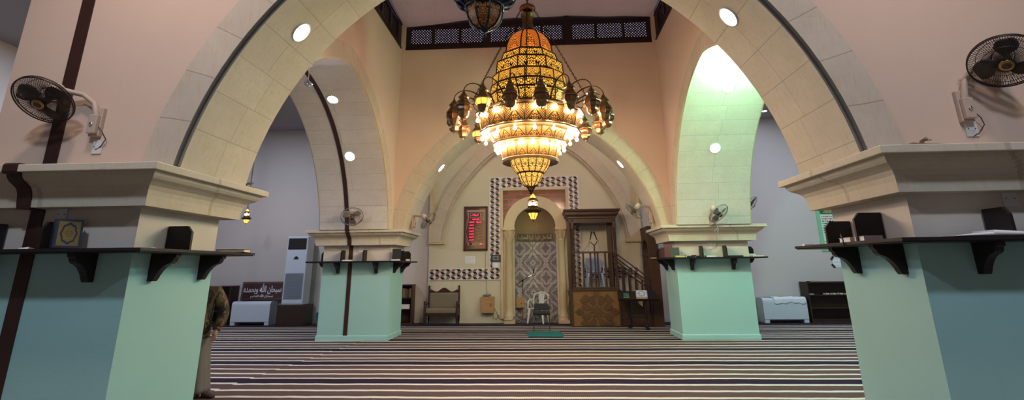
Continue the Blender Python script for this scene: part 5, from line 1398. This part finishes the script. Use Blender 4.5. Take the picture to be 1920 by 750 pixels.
# ------------------------------------------------------------------ books and papers on the pillar shelves
ZB = 1.8255
def upright(cx, cy, face, lean):
    """matrix that stands a closed book up: front cover normal turned to `face` (angle of -y about z), spine to its left"""
    return Matrix.Translation((cx, cy, ZB)) @ Matrix.Rotation(face, 4, 'Z') @ Matrix.Rotation(lean, 4, 'X') @ Matrix.Rotation(PI/2, 4, 'X')
def up_book(label, cx, cy, face, lean, w, h, th, cover, deco=None, pages=None, name='holy_book', group=None):
    m = upright(cx, cy, face, lean) @ Matrix.Translation((0, h/2+.0, -th/2)); m = Matrix.Translation((0, 0, abs(math.sin(lean))*th*.5+.001)) @ m
    return book(name, label, w, h, th, m, cover, pages or M['page'], group, deco)
up_book('navy and gold holy book leaning on a divider of the near left shelf', -4.27, 4.53, math.radians(60), -.10, .20, .255, .06, M['cover_blue'], medallion(M['gold'], M['cover_blue']))
book('closed_book', 'flat tan edged book at the back end of the near left shelf', .30, .22, .035, Matrix.Translation((-3.60, 6.03, ZB)) @ Matrix.Rotation(.2, 4, 'Z'), M['cover_dark'])
up_book('maroon upright book on the inner side of the far right shelf', 2.97, 12.98, math.radians(-30), -.12, .19, .30, .05, M['cover_red'])
up_book('dark green upright book leaning at the far right shelf corner', 3.10, 12.90, math.radians(-22), -.14, .19, .225, .04, M['cover_green'])
up_book('dark brown upright book at the inner left end of the far right shelf', 2.92, 13.25, math.radians(-60), -.05, .18, .24, .05, plain('brown cover', (70, 46, 44), .5))
up_book('second dark brown upright book on the inner side of the far right shelf', 2.93, 13.5, math.radians(-60), -.05, .18, .22, .05, plain('deep brown cover', (52, 34, 34), .5))
def flat(label, cx, cy, rz, w, h, th, cover, pages=None, z=0): return book('closed_book', label, w, h, th, Matrix.Translation((cx, cy, ZB+z)) @ Matrix.Rotation(rz, 4, 'Z'), cover, pages)
flat('small yellow book lying at the far right shelf corner', 3.19, 12.84, 0, .20, .14, .04, plain('yellow cover', (190, 176, 100), .5), plain('yellow pages', (206, 196, 120), .7))
flat('tan booklet at the inner end of the far right shelf', 2.90, 14.3, .1, .16, .2, .022, plain('tan cover', (206, 160, 120), .5))
flat('white book lying between the two dividers of the far right shelf', 3.92, 12.92, 0, .22, .16, .035, M['paper'], M['paper'])
flat('flat dark green book right of the dividers on the far right shelf', 4.50, 12.92, .05, .30, .18, .03, plain('black green cover', (28, 52, 48), .4), M['cover_dark'])
flat('lower pale book of the pair at the outer end of the far right shelf', 5.02, 13.0, 0, .26, .2, .028, plain('pale yellow cover', (200, 196, 140), .5))
flat('upper yellow book of the pair at the outer end of the far right shelf', 4.98, 13.3, .0, .2, .2, .075, plain('yellow green cover', (190, 190, 120), .5))
t = thing('small_box', 'small pinkish box on the far right shelf', 'box', (3.28, 12.86, ZB)); MB().box(-.05, .05, -.04, .04, 0, .055).build('case', plain('pinkish card', (170, 140, 146), .6), t, bevel=.006); MB().box(-.052, .052, -.042, .042, .04, .057).build('lid', plain('brown pink lid', (140, 110, 112), .6), t, bevel=.004)
bd_ = MB(); rn = random.Random(5)
for k in range(22):
    bd_.sphere((3.37+.30*k/21+.01*rn.random(), 12.86+.02*math.sin(k*1.7), .017+(.018 if 6 < k < 15 and k % 2 else 0)+ZB), .019, 10, 7)
tag(bd_.build('prayer_beads', plain('dark green beads', (46, 56, 44), .3)), 'string of dark prayer beads on the far right shelf', 'beads')
up_book('black book with white page edge on the inner side of the far left shelf', -3.60, 12.95, math.radians(12), -.06, .20, .27, .05, M['cover_dark'], None, M['paper'])
flat('white book lying beside the strip on the far left shelf', -4.80, 12.92, 0, .22, .16, .03, M['paper'], M['paper'])
flat('tan book lying at the right end of the far left shelf', -3.55, 13.75, .1, .14, .2, .05, plain('tan book cover', (180, 150, 110), .5))
flat('white book lying in front of the black book on the far left shelf', -3.58, 12.83, 0, .20, .07, .03, M['paper'], M['paper'])
flat('tan book at the foot of the dividers on the near right shelf', 2.98, 5.32, 1.5, .22, .16, .045, plain('cream cover', (206, 178, 150), .5))
flat('second pale book at the foot of the dividers on the near right shelf', 2.98, 5.08, 1.5, .18, .16, .045, plain('pink cover', (176, 156, 162), .5))
# open book on the near right shelf
t = thing('open_book', 'large book lying open on the near right shelf', 'book', (3.555, 4.52, ZB))
def leafs(sx, n=10):
    V = []; w = .30
    for i in range(n+1):
        u = i/n; top = .010+.026*(1-u)**.6*(1 if sx > 0 else .9)+(.012 if sx > 0 else -.012*u)
        for (y, z) in ((-.11, .006), (-.11, top), (.11, top), (.11, .006)): V.append((sx*w*u, y, z))
    m = MB(); F = []
    for i in range(n):
        for k in range(4): F.append((i*4+k, i*4+(k+1) % 4, (i+1)*4+(k+1) % 4, (i+1)*4+k))
    m.add(V, F, 0, True); m.add(V[:4], [(0, 1, 2, 3)]); m.add(V[-4:], [(3, 2, 1, 0)]); return m
for sx in (-1, 1): leafs(sx).build('pages', M['paper'], t)
MB().box(-.31, .31, -.115, .115, 0, .006).build('cover', M['cover_dark'], t)
for loc, lab in (((-4.62, 4.52, ZB), 'small white slip on the near left shelf beside the brown strip'), ((-3.72, 4.86, ZB), 'small folded white slip under the inner divider of the near left shelf'), ((-3.62, 5.2, ZB), 'second white slip beside the inner divider of the near left shelf'), ((2.92, 6.1, ZB), 'small white crumpled slip at the far end of the near right shelf')):
    s = MB().hexa([(-.05, -.03, 0), (.05, -.035, 0), (.045, .03, 0), (-.05, .035, 0)], [(-.045, -.03, .012), (.05, -.03, .02), (.045, .03, .008), (-.04, .03, .016)]); o_ = s.build('paper_slip', M['paper']); o_.location = loc; tag(o_, lab, 'paper')
tag(MB().tube([(2.86, 5.30, ZB+.04), (2.84, 5.26, ZB+.075), (2.83, 5.22, ZB+.02), (2.832, 5.23, ZB-.05)], .006, 6).build('ribbon_bookmark', M['cover_blue']), 'dark blue ribbon hanging over the near right shelf edge', 'ribbon')
# dry scraps on the cornices
def scrap(loc, L, w, rz, label, seed):
    rn = random.Random(seed); n = 16; V = []
    for i in range(n+1):
        u = i/n; ww = w*(.35+.65*math.sin(PI*min(1, u*1.3+.1)) if u < .7 else .35)
        for s in (-1, -.3, .3, 1): V.append((L*(u-.5), s*ww, .006+.05*(1-u)*(1-abs(s))*math.sin(PI*u)**.5+.012*rn.random()))
    m = MB().add(V, [(i*4+k, i*4+k+1, (i+1)*4+k+1, (i+1)*4+k) for i in range(n) for k in range(3)], 0, True)
    for k in range(5):
        x = L*(-.1+.1*rn.random()); m.tube([(x, 0, .03), (x+.03*rn.random(), .02, .06), (x+.06*rn.random()+.02, .0, .06+.03*rn.random())], [.005, .004, .002], 5)
    m.tube([(-.02, 0, .02), (L*.25, .01, .024), (L*.55, .0, .018)], [.014, .012, .008], 6)
    o_ = m.build('dry_leaf', plain('dry brown leaf %d' % seed, (112, 90, 70), .9, 0, .3, 20), thick=.004); o_.location = loc; o_.rotation_euler[2] = rz; tag(o_, label, 'leaf')
scrap((3.26, 4.50, 2.568), .46, .07, .05, 'dry crumpled brown leaf on the near right pillar cornice', 1)
scrap((-3.56, 6.05, 2.568), .20, .05, .9, 'small dry brown scrap on the near left pillar cornice', 2)

# ------------------------------------------------------------------ the person behind the near left pillar
pr = thing('person', 'person in a camouflage jacket and grey robe, mostly hidden by the near left pillar', 'person', (-4.85, 7.45, 0), math.radians(20))
def skin(name, verts, edges, radii, mat, parent, root=0, levels=2):
    me = bpy.data.meshes.new(name); me.from_pydata(verts, edges, []); me.materials.append(mat)
    o = bpy.data.objects.new(name, me); COL.objects.link(o); o.parent = parent
    md = o.modifiers.new('skin', 'SKIN'); md.use_smooth_shade = True
    for d, r in zip(me.skin_vertices[0].data, radii): d.radius = r if isinstance(r, tuple) else (r, r); d.use_root = False
    me.skin_vertices[0].data[root].use_root = True
    sb = o.modifiers.new('smooth', 'SUBSURF'); sb.levels = sb.render_levels = levels
    return o
V = []; E = []; Rr = []
def node(p, r, parent=None):
    V.append(p); Rr.append(r)
    if parent is not None: E.append((parent, len(V)-1))
    return len(V)-1
pel = node((0, .0, .92), (.15, .11)); wst = node((0, .0, 1.08), (.135, .095), pel); chs = node((0, .0, 1.27), (.16, .105), wst); nb_ = node((0, .01, 1.40), (.075, .07), chs)
nk = node((0, -.005, 1.47), .055, nb_); hd0 = node((0, -.02, 1.54), (.068, .075), nk); hd1 = node((0, -.025, 1.61), (.078, .095), hd0); hd2 = node((0, -.015, 1.68), (.068, .085), hd1); hd3 = node((0, -.01, 1.715), (.035, .045), hd2)
for sx in (-1, 1):
    sh = node((sx*.19, .0, 1.36), .062, chs); el = node((sx*.30, .03, 1.08), .045, sh)
    wr_ = node((sx*.285, -.09, .85), .029, el); pa = node((sx*.275, -.115, .79), (.036, .022), wr_)
    for i_, (dx, L_) in enumerate(((-.027, .062), (-.009, .072), (.010, .068), (.027, .052))):
        k1 = node((sx*.275+dx*.8, -.135, .757), .0095, pa); k2 = node((sx*.272+dx, -.150, .757-L_*.45), .0088, k1); node((sx*.268+dx, -.148, .757-L_*.9), .0078, k2)
    th1 = node((sx*.275-sx*.035, -.135, .80), .0115, pa); node((sx*.275-sx*.055, -.165, .778), .0095, th1)
    hp = node((sx*.10, .0, .88), .095, pel); kn = node((sx*.115, -.01, .48), .06, hp); an = node((sx*.14, .03, .09), .038, kn)
    bl_ = node((sx*.17, -.05, .045), (.042, .03), an); node((sx*.20, -.13, .03), (.036, .02), bl_)
bd2 = skin('body', V, E, Rr, M['skin'], pr)
MB().sphere((0, -.005, 1.655), .1, 20, 14, 0, (.86, 1.02, .9)).build('hair', M['hair'], pr)
fc = MB().sphere((0, -.115, 1.595), .017, 10, 8, 0, (.8, 1.1, 1.4)); 
for sx in (-1, 1): fc.sphere((sx*.082, .0, 1.60), .026, 10, 8, 0, (.35, .7, 1.1))
fc.build('nose_and_ears', M['skin'], pr)
ey = MB()
for sx in (-1, 1): ey.sphere((sx*.03, -.098, 1.625), .011, 8, 6)
ey.build('eyes', M['text_dark'], pr)
MB().tube([(-.022, -.107, 1.555), (0, -.112, 1.553), (.022, -.107, 1.555)], .005, 6).build('mouth', plain('lips', (130, 80, 72), .5), pr)
# jacket: torso shell with sleeves, collar
V = []; E = []; Rr = []
a0 = node((0, .0, .66), (.215, .165)); a1 = node((0, 0, .84), (.215, .165), a0); a2 = node((0, 0, 1.05), (.20, .15), a1); a3 = node((0, 0, 1.27), (.205, .145), a2); a4 = node((0, .01, 1.41), (.11, .10), a3); node((0, .0, 1.47), (.085, .085), a4)
for sx in (-1, 1):
    s1 = node((sx*.21, .0, 1.35), .095, a3); s2 = node((sx*.275, .015, 1.22), .092, s1); s3 = node((sx*.325, .03, 1.07), .088, s2); s4 = node((sx*.32, -.04, .95), .078, s3); node((sx*.29, -.085, .86), .058, s4)
jk = skin('jacket', V, E, Rr, M['camo'], pr)
ck = MB().tube([(.02, -.175, .68), (.02, -.18, .85), (.02, -.165, 1.05), (.015, -.158, 1.25), (0, -.12, 1.42)], .006, 6); ck.build('zip', M['black'], jk)
for sx in (-1, 1): MB().tube([(sx*.287, -.083, .862), (sx*.284, -.095, .842)], [.055, .050], 14).build('cuff', M['camo'], jk)
# robe below the jacket, with folds
rb_ = MB(); n, m_ = 64, 14; Vv = []
for j in range(m_+1):
    v = j/m_; z = .06+(.74-.06)*v; r0 = .235-.035*v+.02*(1-v)**2
    for i in range(n):
        a = 2*PI*i/n; f_ = 1+.05*(1-.6*v)*math.sin(7*a+1.2)+.025*(1-v)*math.sin(13*a+2.5*v)
        Vv.append((r0*1.06*f_*math.cos(a), r0*.84*f_*math.sin(a), z))
rb_.add(Vv, [(j*n+i, j*n+(i+1) % n, (j+1)*n+(i+1) % n, (j+1)*n+i) for j in range(m_) for i in range(n)], 0, True)
rb_.build('robe', M['robe'], pr, thick=.006)
for sx in (-1, 1):
    ang = sx*.95 if sx > 0 else -.5
    s = MB(); S_ = Matrix.Translation((sx*.16+(.06 if sx > 0 else 0), -.06, 0)) @ Matrix.Rotation(ang, 4, 'Z')
    L = [(.09, .03, .09), (.05, .055, .085), (0, .05, .08), (-.06, .052, .07), (-.12, .056, .055), (-.17, .045, .04), (-.195, .02, .03)]
    Vv = []
    for y, w, h in L:
        for k in range(10):
            a = 2*PI*k/10; Vv.append((w*math.cos(a), y, max(.006, h*.5+h*.5*math.sin(a))))
    s.add(Vv, [(j*10+k, j*10+(k+1) % 10, (j+1)*10+(k+1) % 10, (j+1)*10+k) for j in range(len(L)-1) for k in range(10)], 0, True); s.add(Vv[:10], [list(range(10))]); s.add(Vv[-10:], [list(range(10))])
    s.xf(S_).build('slipper', M['slipper'], pr)

# ------------------------------------------------------------------ unseen fill lamps added to brighten the hall
def fill_lamp(x, y, z, power, rgb, label, r=.28):  # fixture and area light added as fill, out of view
    t = thing('fill_lamp', label, 'ceiling light', (x, y, z), 0, 'unseen added fill lamps')
    MB().lathe([(.0, 0), (r, 0), (r, -.04), (r-.02, -.05)], 32).build('housing', M['white_pl'], t)
    li = bpy.data.lights.new('fill_lamp_light', 'AREA'); li.shape = 'DISK'; li.size = r*1.8; li.energy = power; li.color = lin(rgb)
    lo = bpy.data.objects.new('fill_lamp_light', li); COL.objects.link(lo); lo.location = (0, 0, -.06); lo.parent = t
    MB().lathe([(.001, -.052), (r-.02, -.052)], 32, None, 0, False).build('diffuser', emis('lamp diffuser '+label, rgb, 4), t)
LW = (255, 226, 204); LC = (218, 232, 255)
fill_lamp(-3.6, 1.0, ZC, 115, LC, 'added unseen cool fill lamp in the left of the entrance bay')  # added pair, set out from the slant of the cornice shadows
fill_lamp(3.4, 1.0, ZC, 105, LC, 'added unseen cool fill lamp in the right of the entrance bay')
fill_lamp(-3.6, 3.0, ZC, 55, LW, 'added unseen warm fill lamp close to the near left wall')  # added pair that washes the upper near wall with warm light
fill_lamp(3.4, 3.0, ZC, 40, LW, 'added unseen warm fill lamp close to the near right wall')
fill_lamp(-8.4, 8.2, ZC, 170, LC, 'added unseen fill lamp in the left aisle')  # added to lift the aisle walls
fill_lamp(7.6, 8.2, ZC, 175, LC, 'added unseen fill lamp in the right aisle')
fill_lamp(-8.4, 13.6, ZC, 120, LC, 'added unseen fill lamp near the back of the left aisle')
fill_lamp(7.6, 13.6, ZC, 145, LC, 'added unseen fill lamp near the back of the right aisle')
fill_lamp(-1.9, 15.6, ZC, 12, LW, 'added unseen fill lamp left of the niche bay')  # added to lift the niche wall a little
fill_lamp(1.6, 15.6, ZC, 12, LW, 'added unseen fill lamp right of the niche bay')

# ------------------------------------------------------------------ sky outside, camera, view
w = bpy.data.worlds.new('sky'); SC.world = w; w.use_nodes = True
bg = w.node_tree.nodes['Background']; bg.inputs[0].default_value = (*lin((206, 200, 232)), 1); bg.inputs[1].default_value = .55
cam = bpy.data.cameras.new('camera'); co = bpy.data.objects.new('camera', cam); COL.objects.link(co); SC.camera = co
Fv = Vector((-0.05442501, 0.95885639, 0.27862581)); Rv = Vector((0.99817177, 0.05959132, -0.0100996)); Uv = Vector((0.02628775, -0.27756675, 0.96034663))
mx = Matrix((Rv, Uv, -Fv)).transposed().to_4x4(); mx.translation = (0, 0, 1.62); co.matrix_world = mx
cam.sensor_width = 36; cam.sensor_fit = 'HORIZONTAL'; cam.lens = 973.07/1920*36; cam.shift_y = -(375-220.47)/1920; cam.clip_start = .05
SC.view_settings.view_transform = 'Standard'; SC.view_settings.look = 'None'; SC.view_settings.exposure = 0.40; SC.view_settings.gamma = 1.0; SC.view_settings.use_curve_mapping = False
